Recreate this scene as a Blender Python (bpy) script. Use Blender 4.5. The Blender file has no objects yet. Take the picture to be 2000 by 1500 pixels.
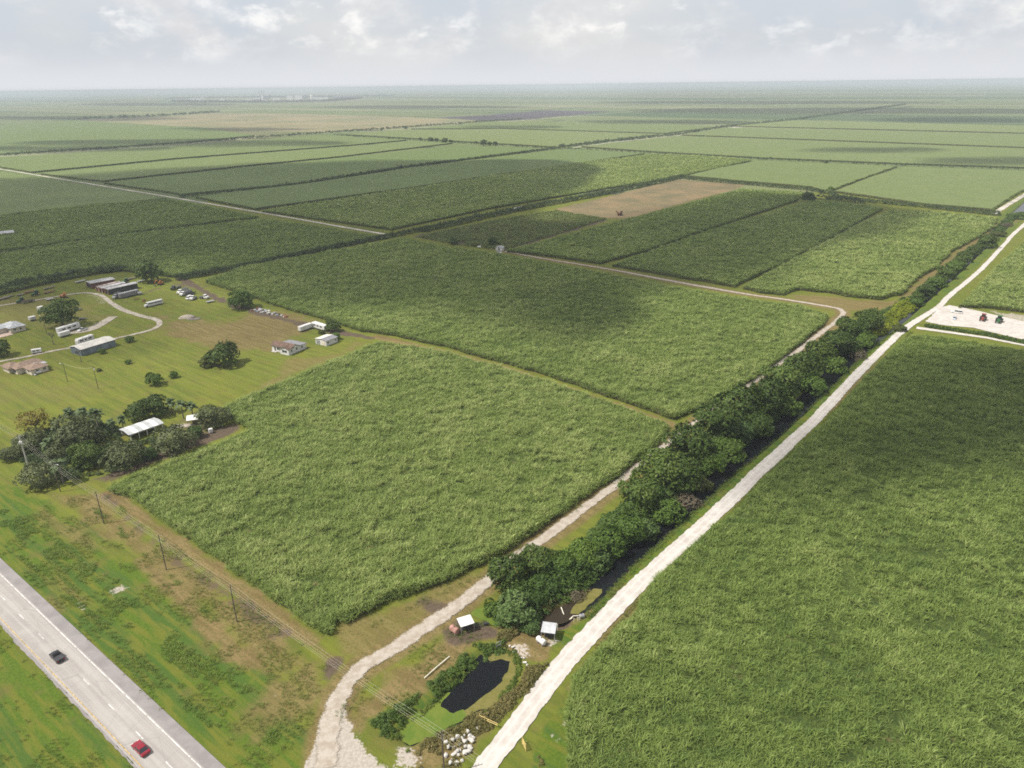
import bpy, math, random
import numpy as np
from mathutils import Vector, Matrix
from mathutils.geometry import tessellate_polygon
random.seed(7); RNG = np.random.default_rng(7)
scene = bpy.context.scene
COL = scene.collection
R = math.radians

# ------------------------------------------------------------------ camera geometry
CAM_H = 125.0; FPX = 1412.0
_roll = math.atan2(25, 2000); _pitch = math.atan((750-165.5)*math.cos(_roll)/FPX)
_cp, _sp = math.cos(_pitch), math.sin(_pitch)
_f = np.array([0, _cp, -_sp]); _r0 = np.array([1., 0, 0]); _u0 = np.array([0, _sp, _cp])
_right = _r0*math.cos(_roll) - _u0*math.sin(_roll); _up = _r0*math.sin(_roll) + _u0*math.cos(_roll)

def P(px, py, z=0.0):
    """survey point: place on the level z seen at photograph pixel (px, py)"""
    d = _f*FPX + _right*(px-1000) + _up*(750-py)
    t = (z-CAM_H)/d[2]
    return np.array([d[0]*t, d[1]*t, z])
def P2(px, py, z=0.0): return P(px, py, z)[:2]
def mpp(px, py, z=0.0):
    """metres per photograph pixel at that place"""
    p = P(px, py, z) - np.array([0, 0, CAM_H])
    return float(np.dot(p, _f))/FPX

cam_data = bpy.data.cameras.new('camera'); cam = bpy.data.objects.new('camera', cam_data); COL.objects.link(cam)
m = Matrix.Identity(4)
for i in range(3):
    m[i][0] = _right[i]; m[i][1] = _up[i]; m[i][2] = -_f[i]
m[2][3] = CAM_H
cam.matrix_world = m
cam_data.sensor_fit = 'HORIZONTAL'; cam_data.sensor_width = 36; cam_data.lens = FPX/2000*36
cam_data.clip_start = 1; cam_data.clip_end = 200000
scene.camera = cam

# ------------------------------------------------------------------ noise and polygon helpers
def _hash(ix, iy, seed):
    n = (ix.astype(np.int64)*374761393 + iy.astype(np.int64)*668265263 + seed*1442695041) & 0xffffffff
    n = ((n ^ (n >> 13))*1274126177) & 0xffffffff
    n = n ^ (n >> 16)
    return (n & 0xffff)/65535.0
def vnoise(x, y, seed=0):
    x = np.asarray(x, float); y = np.asarray(y, float)
    ix = np.floor(x); iy = np.floor(y); fx = x-ix; fy = y-iy
    fx = fx*fx*(3-2*fx); fy = fy*fy*(3-2*fy)
    a = _hash(ix, iy, seed); b = _hash(ix+1, iy, seed); c = _hash(ix, iy+1, seed); d = _hash(ix+1, iy+1, seed)
    return (a*(1-fx)+b*fx)*(1-fy) + (c*(1-fx)+d*fx)*fy
def fbm(x, y, scale=1.0, octv=4, seed=0):
    s = 0; a = 0.5; f = 1.0/scale; tot = 0
    for o in range(octv):
        s = s + a*vnoise(np.asarray(x)*f+13.7*o, np.asarray(y)*f-7.3*o, seed+o*17); tot += a; a *= .5; f *= 2.03
    return s/tot
def smooth(a, b, x):
    t = np.clip((x-a)/(b-a), 0, 1); return t*t*(3-2*t)
def line_dist(x, y, pl, closed=False):
    pl = np.asarray(pl, float); n = len(pl); d = np.full(np.shape(x), 1e18)
    for i in range(n if closed else n-1):
        a = pl[i]; b = pl[(i+1) % n]; ab = b-a; L = (ab*ab).sum()+1e-12
        t = np.clip(((x-a[0])*ab[0]+(y-a[1])*ab[1])/L, 0, 1)
        d = np.minimum(d, (x-a[0]-t*ab[0])**2 + (y-a[1]-t*ab[1])**2)
    return np.sqrt(d)
def inside(x, y, pl):
    pl = np.asarray(pl, float); n = len(pl); r = np.zeros(np.shape(x), bool)
    for i in range(n):
        x1, y1 = pl[i]; x2, y2 = pl[(i+1) % n]
        if y1 == y2: continue
        c = ((y1 > y) != (y2 > y)) & (x < (x2-x1)*(y-y1)/(y2-y1)+x1); r ^= c
    return r
def sdf(x, y, pl):
    d = line_dist(x, y, pl, True); return np.where(inside(x, y, pl), -d, d)
def W(pts, z=0.0):
    """photograph pixels -> ground polygon; a point may carry its own level as third number"""
    return np.array([P2(p[0], p[1], p[2] if len(p) > 2 else z) for p in pts])
def resample(pl, step, closed=False):
    pl = np.asarray(pl, float); out = []; n = len(pl)
    for i in range(n if closed else n-1):
        a = pl[i]; b = pl[(i+1) % n]; k = max(1, int(round(np.linalg.norm(b-a)/step)))
        for j in range(k): out.append(a+(b-a)*j/k)
    if not closed: out.append(pl[-1])
    return np.array(out)
def spline(pl, per=8):
    pl = np.asarray(pl, float)
    q = np.vstack([2*pl[0]-pl[1], pl, 2*pl[-1]-pl[-2]]); out = []
    for i in range(1, len(q)-2):
        p0, p1, p2, p3 = q[i-1:i+3]
        for j in range(per):
            t = j/per
            out.append(.5*((2*p1)+(-p0+p2)*t+(2*p0-5*p1+4*p2-p3)*t*t+(-p0+3*p1-3*p2+p3)*t**3))
    out.append(pl[-1]); return np.array(out)

# ------------------------------------------------------------------ materials
class NT:
    def __init__(s, name, volume=False):
        s.m = bpy.data.materials.new(name); s.m.use_nodes = True; s.t = s.m.node_tree; s.t.nodes.clear()
        s.out = s.n('ShaderNodeOutputMaterial')
    def n(s, t, **kw):
        x = s.t.nodes.new(t)
        for k, v in kw.items():
            if hasattr(x, k): setattr(x, k, v)
        return x
    def l(s, a, b): s.t.links.new(a, b)
    def noise(s, vec, scale, detail=3, rough=.55):
        x = s.n('ShaderNodeTexNoise'); x.inputs['Scale'].default_value = scale; x.inputs['Detail'].default_value = detail
        x.inputs['Roughness'].default_value = rough
        if vec is not None: s.l(vec, x.inputs['Vector'])
        return x.outputs['Fac']
    def math(s, op, a, b=None, clamp=False):
        x = s.n('ShaderNodeMath', operation=op); x.use_clamp = clamp
        for i, v in enumerate((a, b)):
            if v is None: continue
            if isinstance(v, (int, float)): x.inputs[i].default_value = v
            else: s.l(v, x.inputs[i])
        return x.outputs[0]
    def maprange(s, v, a, b, c=0, d=1):
        x = s.n('ShaderNodeMapRange'); x.interpolation_type = 'SMOOTHSTEP'
        s.l(v, x.inputs[0])
        for i, q in enumerate((a, b, c, d)): x.inputs[i+1].default_value = q
        return x.outputs[0]
    def mix(s, f, a, b):
        x = s.n('ShaderNodeMix', data_type='RGBA')
        if isinstance(f, (int, float)): x.inputs[0].default_value = f
        else: s.l(f, x.inputs[0])
        for v, q in ((a, x.inputs[6]), (b, x.inputs[7])):
            if isinstance(v, tuple): q.default_value = (*v, 1)
            else: s.l(v, q)
        return x.outputs[2]
    def attr(s, name, kind='GEOMETRY'):
        x = s.n('ShaderNodeAttribute', attribute_name=name); x.attribute_type = kind; return x.outputs['Fac']
    def pos(s): return s.n('ShaderNodeNewGeometry').outputs['Position']
    def obj(s): return s.n('ShaderNodeTexCoord').outputs['Object']
    def mapping(s, vec, scale=(1, 1, 1), rotz=0):
        x = s.n('ShaderNodeMapping'); x.inputs['Scale'].default_value = scale; x.inputs['Rotation'].default_value = (0, 0, rotz)
        s.l(vec, x.inputs[0]); return x.outputs[0]
    def bump(s, h, dist=.1, strength=.6):
        x = s.n('ShaderNodeBump'); x.inputs['Strength'].default_value = strength; x.inputs['Distance'].default_value = dist
        s.l(h, x.inputs['Height']); return x.outputs[0]
    def bsdf(s, col, rough=.8, nrm=None, metal=0, spec=.3):
        b = s.n('ShaderNodeBsdfPrincipled')
        if isinstance(col, tuple): b.inputs['Base Color'].default_value = (*col, 1)
        else: s.l(col, b.inputs['Base Color'])
        if isinstance(rough, (int, float)): b.inputs['Roughness'].default_value = rough
        else: s.l(rough, b.inputs['Roughness'])
        b.inputs['Metallic'].default_value = metal; b.inputs['Specular IOR Level'].default_value = spec
        if nrm is not None: s.l(nrm, b.inputs['Normal'])
        return b.outputs[0]
    def done(s, sh): s.l(sh, s.out.inputs['Surface']); return s.m

_mats = {}
def mat(name, col, rough=.6, var=.18, scale=1.2, bump=0, metal=0, spec=.35, tint=None):
    """plain weathered material: colour broken up by two noises"""
    if name in _mats: return _mats[name]
    k = NT(name); o = k.obj()
    f = k.noise(o, scale, 5, .6); g = k.noise(o, scale*7, 3, .6)
    f2 = k.maprange(f, .3, .7); c2 = tint or tuple(c*(1-var*1.6) for c in col); c1 = tuple(min(1, c*(1+var*.5)) for c in col)
    c = k.mix(f2, c2, c1); c = k.mix(k.maprange(g, .55, .75, 0, var), c, tuple(x*.45 for x in col))
    nb = k.bump(g, bump, .5) if bump else None
    _mats[name] = k.done(k.bsdf(c, rough, nb, metal, spec)); return _mats[name]

def leaf_mat(name, dark, mid, light, transl=.3, inst=True):
    """foliage: colour varies per plant and from leaf to leaf, lets some light through"""
    if name in _mats: return _mats[name]
    k = NT(name)
    t = k.attr('tint', 'INSTANCER') if inst else k.n('ShaderNodeObjectInfo').outputs['Random']
    rnd = k.n('ShaderNodeNewGeometry').outputs['Random Per Island']
    v = k.math('ADD', k.math('MULTIPLY', t, .72 if inst else .35), k.math('MULTIPLY', rnd, .28 if inst else .65), True)
    rp = k.n('ShaderNodeValToRGB'); e = rp.color_ramp.elements
    e[0].position = .0; e[0].color = (*dark, 1); e[1].position = 1; e[1].color = (*light, 1)
    q = e.new(.5); q.color = (*mid, 1)
    k.l(v, rp.inputs[0])
    d = k.bsdf(rp.outputs[0], .55, None, 0, .25)
    tr = k.n('ShaderNodeBsdfTranslucent'); k.l(rp.outputs[0], tr.inputs[0])
    mx = k.n('ShaderNodeMixShader'); mx.inputs[0].default_value = transl
    k.l(d, mx.inputs[1]); k.l(tr.outputs[0], mx.inputs[2])
    _mats[name] = k.done(mx.outputs[0]); return _mats[name]

# ------------------------------------------------------------------ mesh helpers
def mesh_obj(name, v, f, mats, parent=None, mi=None, smooth_=False):
    me = bpy.data.meshes.new(name); me.from_pydata([tuple(map(float, a)) for a in v], [], f)
    for q in (mats if isinstance(mats, (list, tuple)) else [mats]): me.materials.append(q)
    if mi is not None: me.polygons.foreach_set('material_index', np.asarray(mi, np.int32))
    if smooth_: me.polygons.foreach_set('use_smooth', np.ones(len(me.polygons), bool))
    me.update()
    o = bpy.data.objects.new(name, me); COL.objects.link(o)
    if parent is not None: o.parent = parent
    return o
class MB:
    def __init__(s): s.v = []; s.f = []
    def add(s, v, f):
        b = len(s.v); s.v += [tuple(map(float, p)) for p in v]; s.f += [tuple(i+b for i in q) for q in f]; return s
    def box(s, x0, y0, z0, x1, y1, z1, bev=0.0, rz=0, c=None):
        if bev <= 0:
            v = [(x0, y0, z0), (x1, y0, z0), (x1, y1, z0), (x0, y1, z0), (x0, y0, z1), (x1, y0, z1), (x1, y1, z1), (x0, y1, z1)]
            f = [(3, 2, 1, 0), (4, 5, 6, 7), (0, 1, 5, 4), (1, 2, 6, 5), (2, 3, 7, 6), (3, 0, 4, 7)]
        else:
            b = bev; v = []
            for z, i in ((z0, b), (z0+b, 0), (z1-b, 0), (z1, b)):
                X0, X1, Y0, Y1 = x0+i, x1-i, y0+i, y1-i; c_ = b if i == 0 else b*.6
                v += [(X0+c_, Y0, z), (X1-c_, Y0, z), (X1, Y0+c_, z), (X1, Y1-c_, z), (X1-c_, Y1, z), (X0+c_, Y1, z), (X0, Y1-c_, z), (X0, Y0+c_, z)]
            f = [tuple(reversed(range(8))), tuple(range(24, 32))]
            for k in range(3):
                for j in range(8): f.append((k*8+j, k*8+(j+1) % 8, k*8+8+(j+1) % 8, k*8+8+j))
        if rz:
            cx, cy = c if c else ((x0+x1)/2, (y0+y1)/2); C, S = math.cos(rz), math.sin(rz)
            v = [(cx+(a-cx)*C-(b_-cy)*S, cy+(a-cx)*S+(b_-cy)*C, z) for a, b_, z in v]
        return s.add(v, f)
    def tube(s, a, b, r0, r1=None, n=8, cap=True):
        a = Vector(a); b = Vector(b); r1 = r0 if r1 is None else r1
        d = (b-a).normalized(); u = d.orthogonal().normalized(); w = d.cross(u)
        v = [a+(u*math.cos(2*math.pi*i/n)+w*math.sin(2*math.pi*i/n))*r0 for i in range(n)]
        v += [b+(u*math.cos(2*math.pi*i/n)+w*math.sin(2*math.pi*i/n))*r1 for i in range(n)]
        f = [(i, (i+1) % n, n+(i+1) % n, n+i) for i in range(n)]
        if cap: f += [tuple(reversed(range(n))), tuple(range(n, 2*n))]
        return s.add(v, f)
    def path(s, pts, rs, n=6):
        pts = [Vector(p) for p in pts]; v = []; f = []; N = len(pts)
        if not hasattr(rs, '__len__'): rs = [rs]*N
        u = None
        for i, p in enumerate(pts):
            d = (pts[min(i+1, N-1)]-pts[max(i-1, 0)]).normalized()
            u = d.orthogonal().normalized() if u is None else (u-d*u.dot(d)).normalized()
            w = d.cross(u)
            v += [p+(u*math.cos(2*math.pi*k/n)+w*math.sin(2*math.pi*k/n))*rs[i] for k in range(n)]
        for i in range(N-1):
            for k in range(n): f.append((i*n+k, i*n+(k+1) % n, (i+1)*n+(k+1) % n, (i+1)*n+k))
        f += [tuple(reversed(range(n))), tuple(range((N-1)*n, N*n))]
        return s.add(v, f)
    def prism(s, prof, y0, y1, axis='y', inset=0.0):
        """profile in (x, z) swept along y (or (y, z) along x)"""
        n = len(prof); cx = sum(p[0] for p in prof)/n; cz = sum(p[1] for p in prof)/n; v = []
        rows = [(y0, inset), (y0+inset, 0), (y1-inset, 0), (y1, inset)] if inset else [(y0, 0), (y1, 0)]
        for y, i in rows:
            for a, z in prof:
                L = math.hypot(a-cx, z-cz) or 1; a2 = a-(a-cx)/L*i; z2 = z-(z-cz)/L*i
                v.append((a2, y, z2) if axis == 'y' else (y, a2, z2))
        f = [tuple(range(n)), tuple(reversed(range((len(rows)-1)*n, len(rows)*n)))]
        for k in range(len(rows)-1):
            for j in range(n): f.append((k*n+(j+1) % n, k*n+j, k*n+n+j, k*n+n+(j+1) % n))
        return s.add(v, f)
    def blob(s, c, r, n=8, m=5, amp=.15, seed=0):
        rg = random.Random(seed); v = [(c[0], c[1], c[2]+r[2])]; f = []
        for i in range(1, m):
            th = math.pi*i/m
            for j in range(n):
                ph = 2*math.pi*(j+.5*(i % 2))/n; k = 1+rg.uniform(-amp, amp)
                v.append((c[0]+r[0]*k*math.sin(th)*math.cos(ph), c[1]+r[1]*k*math.sin(th)*math.sin(ph), c[2]+r[2]*k*math.cos(th)))
        v.append((c[0], c[1], c[2]-r[2])); L = len(v)-1
        for j in range(n):
            f.append((0, 1+j, 1+(j+1) % n)); b = 1+(m-2)*n; f.append((L, b+(j+1) % n, b+j))
        for i in range(m-2):
            for j in range(n): f.append((1+i*n+j, 1+(i+1)*n+j, 1+(i+1)*n+(j+1) % n, 1+i*n+(j+1) % n))
        return s.add(v, f)
    def build(s, name, m_, parent=None, smooth_=False): return mesh_obj(name, s.v, s.f, m_, parent, None, smooth_)

def tag(o, label=None, cat=None, group=None, kind=None):
    if label: o['label'] = label
    if cat: o['category'] = cat
    if group: o['group'] = group
    if kind: o['kind'] = kind
    return o
def thing(name, label, cat, loc=(0, 0, 0), rz=0, group=None, sc=1):
    o = bpy.data.objects.new(name, None); COL.objects.link(o); o.empty_display_size = .5
    o.location = tuple(map(float, loc)); o.rotation_euler = (0, 0, rz); o.scale = (sc, sc, sc)
    return tag(o, label, cat, group)
def copy_thing(o, loc, rz=0, sc=1, label=None, group=None):
    def rec(a, par):
        c = a.copy(); COL.objects.link(c); c.parent = par
        for ch in a.children: rec(ch, c)
        return c
    c = rec(o, None); c.location = tuple(map(float, loc)); c.rotation_euler = (0, 0, rz)
    c.scale = sc if hasattr(sc, '__len__') else (sc, sc, sc)
    if label: c['label'] = label
    if group: c['group'] = group
    return c
def heading(a, b, z=0):
    """rotation that points +x from photograph pixel a to pixel b on the ground"""
    p = P2(*a, z); q = P2(*b, z); return math.atan2(q[1]-p[1], q[0]-p[0])
def dist(a, b, z=0): return float(np.linalg.norm(P2(*a, z)-P2(*b, z)))
# ================================================================== light, sky, air
SUN_EL = R(56); SUN_AZ = np.array([-.962, -.272])      # horizontal direction towards the sun
SUN_DIR = np.array([SUN_AZ[0]*math.cos(SUN_EL), SUN_AZ[1]*math.cos(SUN_EL), math.sin(SUN_EL)])
sl = bpy.data.lights.new('sun', 'SUN'); sl.energy = 5.0; sl.angle = R(.5); sl.color = (1, .95, .87)
so = bpy.data.objects.new('sun', sl); COL.objects.link(so); so.location = (0, 0, 300)
so.rotation_euler = Vector(-SUN_DIR).to_track_quat('-Z', 'Y').to_euler()

world = bpy.data.worlds.new('World'); scene.world = world; world.use_nodes = True
wt = world.node_tree; wt.nodes.clear()
def wn(t, **kw):
    x = wt.nodes.new(t)
    for a, b in kw.items(): setattr(x, a, b)
    return x
wo = wn('ShaderNodeOutputWorld'); bg = wn('ShaderNodeBackground'); wt.links.new(bg.outputs[0], wo.inputs[0])
sky = wn('ShaderNodeTexSky'); sky.sky_type = 'NISHITA'; sky.sun_disc = False
sky.sun_elevation = SUN_EL; sky.sun_rotation = math.atan2(SUN_AZ[0], SUN_AZ[1]); sky.air_density = 1.2; sky.dust_density = 2.5
SKY_S = .085
bg.inputs[1].default_value = SKY_S
tc = wn('ShaderNodeTexCoord'); mp = wn('ShaderNodeMapping'); mp.inputs['Scale'].default_value = (1, 1, 1.9)
wt.links.new(tc.outputs['Generated'], mp.inputs[0])
def wnoise(scale, det, rough=.55, off=0, dist=0):
    x = wn('ShaderNodeTexNoise'); x.inputs['Scale'].default_value = scale; x.inputs['Detail'].default_value = det
    x.inputs['Roughness'].default_value = rough; x.inputs['Distortion'].default_value = dist
    m2 = wn('ShaderNodeMapping'); m2.inputs['Location'].default_value = (off, off*.7, off*.3)
    wt.links.new(mp.outputs[0], m2.inputs[0]); wt.links.new(m2.outputs[0], x.inputs[0]); return x.outputs[0]
def wmap(v, a, b, c=0, d=1):
    x = wn('ShaderNodeMapRange'); x.interpolation_type = 'SMOOTHSTEP'; wt.links.new(v, x.inputs[0])
    for i, q in enumerate((a, b, c, d)): x.inputs[i+1].default_value = q
    return x.outputs[0]
def wmath(op, a, b):
    x = wn('ShaderNodeMath', operation=op)
    for i, v in enumerate((a, b)):
        if isinstance(v, (int, float)): x.inputs[i].default_value = v
        else: wt.links.new(v, x.inputs[i])
    return x.outputs[0]
def wmix(f, a, b):
    x = wn('ShaderNodeMix', data_type='RGBA')
    if isinstance(f, (int, float)): x.inputs[0].default_value = f
    else: wt.links.new(f, x.inputs[0])
    for v, q in ((a, x.inputs[6]), (b, x.inputs[7])):
        if isinstance(v, tuple): q.default_value = (*v, 1)
        else: wt.links.new(v, q)
    return x.outputs[2]
sep = wn('ShaderNodeSeparateXYZ'); wt.links.new(tc.outputs['Generated'], sep.inputs[0])
K = 1/SKY_S
def kc(r, g, b): return (r*K, g*K, b*K)
veil = wmix(wmap(wnoise(3.2, 4, .5, 3.1), .35, .65), kc(.50, .54, .60), kc(.635, .632, .628))      # thin high cloud sheet
base_sky = wmix(.84, sky.outputs[0], veil)
big = wnoise(8.5, 8, .6, 1.7, .1); puff = wnoise(19, 8, .6, 5.3, .2)
low = wmap(sep.outputs[2], .012, .05)                                   # the lowest band fades into haze
m1 = wmath('MULTIPLY', wmap(big, .42, .66), low)
lumf = wmap(puff, .35, .7)
c1 = wmix(m1, base_sky, wmix(lumf, kc(.545, .547, .56), kc(.72, .714, .70)))
m2_ = wmath('MULTIPLY', wmath('MULTIPLY', wmap(puff, .50, .70), wmap(wnoise(6, 3, .5, 9.2), .40, .62)), low)
c2 = wmix(wmath('MULTIPLY', m2_, .75), c1, kc(.82, .805, .785))
horizon = wmap(sep.outputs[2], .0, .055)
c3 = wmix(horizon, kc(.575, .59, .615), c2)
wt.links.new(c3, bg.inputs[0])

# air: one box of even density round everything
HZ = NT('air'); vs = HZ.n('ShaderNodeVolumePrincipled')
vs.inputs['Color'].default_value = (.60, .655, .75, 1); vs.inputs['Density'].default_value = 1.12e-4; vs.inputs['Anisotropy'].default_value = 0.0
HZ.l(vs.outputs[0], HZ.out.inputs['Volume'])
try: HZ.m.cycles.homogeneous_volume = True
except Exception: pass
hb = MB().box(-45000, -3000, -4, 45000, 75000, 127.5)
haze = hb.build('haze', HZ.m); tag(haze, 'pale even haze that fades the far fields towards the horizon', 'haze', kind='stuff')

# cumulus that shade the fields: closed lens shaped clouds high above, outside the frame
CLOUD_Z = 1400.0
CM = NT('cloud_water'); cv = CM.n('ShaderNodeVolumeScatter'); cv.inputs['Color'].default_value = (1, 1, 1, 1)
cv.inputs['Density'].default_value = .017; cv.inputs['Anisotropy'].default_value = .6
CM.l(cv.outputs[0], CM.out.inputs['Volume'])
try: CM.m.cycles.homogeneous_volume = True
except Exception: pass
def cloud(poly_px, thick, feather, amp, seed, step):
    g = W(poly_px); off = SUN_AZ*CLOUD_Z/math.tan(SUN_EL)
    x0, y0 = g.min(0)-feather*1.2; x1, y1 = g.max(0)+feather*1.2
    nx = int((x1-x0)/step)+2; ny = int((y1-y0)/step)+2
    X, Y = np.meshgrid(x0+np.arange(nx)*step, y0+np.arange(ny)*step)
    s = sdf(X, Y, g) + (fbm(X, Y, feather*2.2, 4, seed)-.5)*2*amp
    t = smooth(feather*.7, -feather, s)*thick*(.55+.9*fbm(X, Y, feather*1.3, 4, seed+5))
    keep = t > thick*.012
    idx = -np.ones(X.shape, int); v = []; f = []
    ce = keep[:-1, :-1] | keep[1:, :-1] | keep[:-1, 1:] | keep[1:, 1:]
    use = np.zeros(X.shape, bool); use[:-1, :-1] |= ce; use[1:, :-1] |= ce; use[:-1, 1:] |= ce; use[1:, 1:] |= ce
    n = use.sum(); idx[use] = np.arange(n)
    xs = X[use]+off[0]; ys = Y[use]+off[1]; tt = np.maximum(t[use], .02*thick*0+.3)
    v = np.vstack([np.c_[xs, ys, CLOUD_Z+tt*.8], np.c_[xs, ys, CLOUD_Z-tt*.2]])
    for j, i in zip(*np.nonzero(ce)):
        a, b, c, d = idx[j, i], idx[j, i+1], idx[j+1, i+1], idx[j+1, i]
        f.append((a, b, c, d)); f.append((d+n, c+n, b+n, a+n))
    cnt = {}
    for j, i in zip(*np.nonzero(ce)):
        q = [(j, i), (j, i+1), (j+1, i+1), (j+1, i)]
        for (dj, di), (p, r) in zip(((-1, 0), (0, 1), (1, 0), (0, -1)), ((0, 1), (1, 2), (2, 3), (3, 0))):
            jj, ii = j+dj, i+di
            if not (0 <= jj < ce.shape[0] and 0 <= ii < ce.shape[1] and ce[jj, ii]):
                a = idx[q[p]]; b = idx[q[r]]; f.append((b, a, a+n, b+n))
    o = mesh_obj('cloud', v, f, CM.m)
    return o
def ell(cx, cy, rx, ry, n=14): return [(cx+rx*math.cos(2*math.pi*i/n), cy+ry*math.sin(2*math.pi*i/n)) for i in range(n)]
CLOUDS = [
 ([(-420, 352), (0, 354), (250, 336), (480, 322), (760, 316), (1080, 316), (1170, 340), (1105, 366), (1015, 398), (1000, 436), (1090, 442), (1230, 428), (1425, 380), (1590, 392), (1790, 414), (1700, 470), (1540, 505), (1400, 560), (1260, 590), (1205, 640), (1110, 668), (920, 640), (760, 600), (640, 612), (500, 575), (400, 545), (250, 535), (60, 590), (-420, 640)], 95, 42, 30, 3, 11),
 ([(1530, 850), (1630, 785), (1800, 700), (2350, 690), (2350, 900), (1850, 925), (1640, 960), (1450, 980), (1380, 930)], 125, 26, 14, 11, 7),
 ([(960, 575), (1150, 555), (1230, 620), (1130, 680), (1010, 650)], 45, 22, 12, 21, 7),
 ([(-60, 570), (120, 560), (330, 590), (300, 680), (120, 720), (-60, 740)], 30, 30, 14, 31, 9),
 ([(330, 600), (560, 605), (640, 650), (430, 690)], 18, 22, 12, 37, 9),
 (ell(1700, 296, 130, 5), 80, 40, 40, 41, 18), (ell(1960, 318, 150, 9), 90, 40, 40, 43, 18),
 (ell(1300, 239, 170, 5), 90, 60, 60, 47, 30), (ell(1650, 217, 420, 6), 110, 120, 120, 53, 60), (ell(1850, 235, 160, 5), 90, 70, 60, 54, 40),
 (ell(360, 281, 330, 7), 90, 60, 60, 59, 30), (ell(90, 293, 230, 5), 90, 50, 50, 61, 30), (ell(460, 253, 130, 3), 80, 60, 50, 67, 30),
 (ell(820, 209, 190, 3), 110, 120, 120, 71, 70), (ell(140, 231, 200, 4), 110, 110, 100, 73, 60), (ell(300, 204, 150, 3), 110, 120, 100, 79, 70),
 (ell(1000, 250, 90, 3), 70, 50, 50, 83, 30), (ell(1500, 200, 350, 3), 110, 160, 150, 89, 90),
]
cl = [cloud(*c) for c in CLOUDS]
for o in cl[1:]: o.parent = cl[0]; o.name = 'cloud_lobe'
cl[0].name = 'clouds'; tag(cl[0], 'white cumulus drifting high over the cane fields', 'clouds', kind='stuff')

# ================================================================== ground
UH = np.array([.7885, -.615]); VH = np.array([.615, .7885])      # along the highway / away from it
ROT_H = math.atan2(UH[1], UH[0])
CANAL = spline(W([(1084, 1210), (1102, 1194), (1122, 1180), (1150, 1160), (1190, 1118), (1232, 1080), (1314, 1010), (1410, 924), (1492, 858), (1533, 822), (1602, 757), (1653, 707), (1703, 666), (1745, 632), (1795, 590), (1852, 541), (1908, 490), (1962, 441), (1994, 410), (2150, 270)], -1.1), 6)
POND = spline(W([(770, 1442), (800, 1458), (840, 1440), (905, 1410), (960, 1380), (1000, 1340), (1016, 1300), (1003, 1272), (958, 1266), (918, 1298), (880, 1338), (830, 1378), (788, 1412), (770, 1442)], -.8), 4)
SIDE = spline(W([(968, 1225), (945, 1212), (920, 1200), (935, 1188), (975, 1180), (1000, 1195)], -.6), 4)   # small duckweed ditch by the first pump
GRAVEL = spline(W([(850, 1620), (968, 1470), (1019, 1405), (1074, 1330), (1128, 1265), (1208, 1180), (1279, 1110), (1388, 1012), (1484, 920), (1586, 825), (1672, 733), (1716, 690), (1770, 640), (1832, 600), (1854, 578), (1914, 528), (1966, 473), (1999, 440), (2130, 330)]), 6)
TRACK = spline(W([(634, 1500), (646, 1410), (668, 1350), (705, 1305), (770, 1265), (830, 1225), (890, 1185), (950, 1137), (1000, 1095), (1085, 1035), (1160, 978), (1238, 918), (1310, 862), (1400, 795), (1490, 732), (1560, 683), (1610, 645), (1640, 622), (1645, 608), (1625, 600), (1540, 586), (1450, 573), (1330, 552), (1180, 524), (1080, 508), (985, 491)]), 6)

NX0, NX1, NY0, NY1, GS = -360, 620, 66, 900, 1.25
gx = np.arange(NX0, NX1+.1, GS); gy = np.arange(NY0, NY1+.1, GS)
X, Y = np.meshgrid(gx, gy); nxg, nyg = len(gx), len(gy)
n1 = fbm(X, Y, 9, 4, 1)-.5; n2 = fbm(X, Y, 3, 3, 2)-.5
Hu = X*UH[0]+Y*UH[1]; Hv = X*VH[0]+Y*VH[1]
def amask(poly_px, feather, amp=1.0, closed=True, width=0, z=0):
    g = W(poly_px, z); mg = feather*2+amp*3+width
    x0, y0 = g.min(0)-mg; x1, y1 = g.max(0)+mg
    i0 = np.searchsorted(gx, x0); i1 = np.searchsorted(gx, x1); j0 = np.searchsorted(gy, y0); j1 = np.searchsorted(gy, y1)
    out = np.zeros_like(X)
    if i1 <= i0 or j1 <= j0: return out
    xs = X[j0:j1, i0:i1]; ys = Y[j0:j1, i0:i1]
    s = sdf(xs, ys, g) if closed else line_dist(xs, ys, g)-width
    s = s + amp*(2.2*n1+1.2*n2)[j0:j1, i0:i1]*feather
    out[j0:j1, i0:i1] = smooth(feather, -feather, s); return out
dry = np.zeros_like(X); dirt_shade = dry.copy(); lime = dry.copy(); lush = dry.copy()
def put(a, b, k=1.0): np.maximum(a, b*k, out=a)
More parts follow.
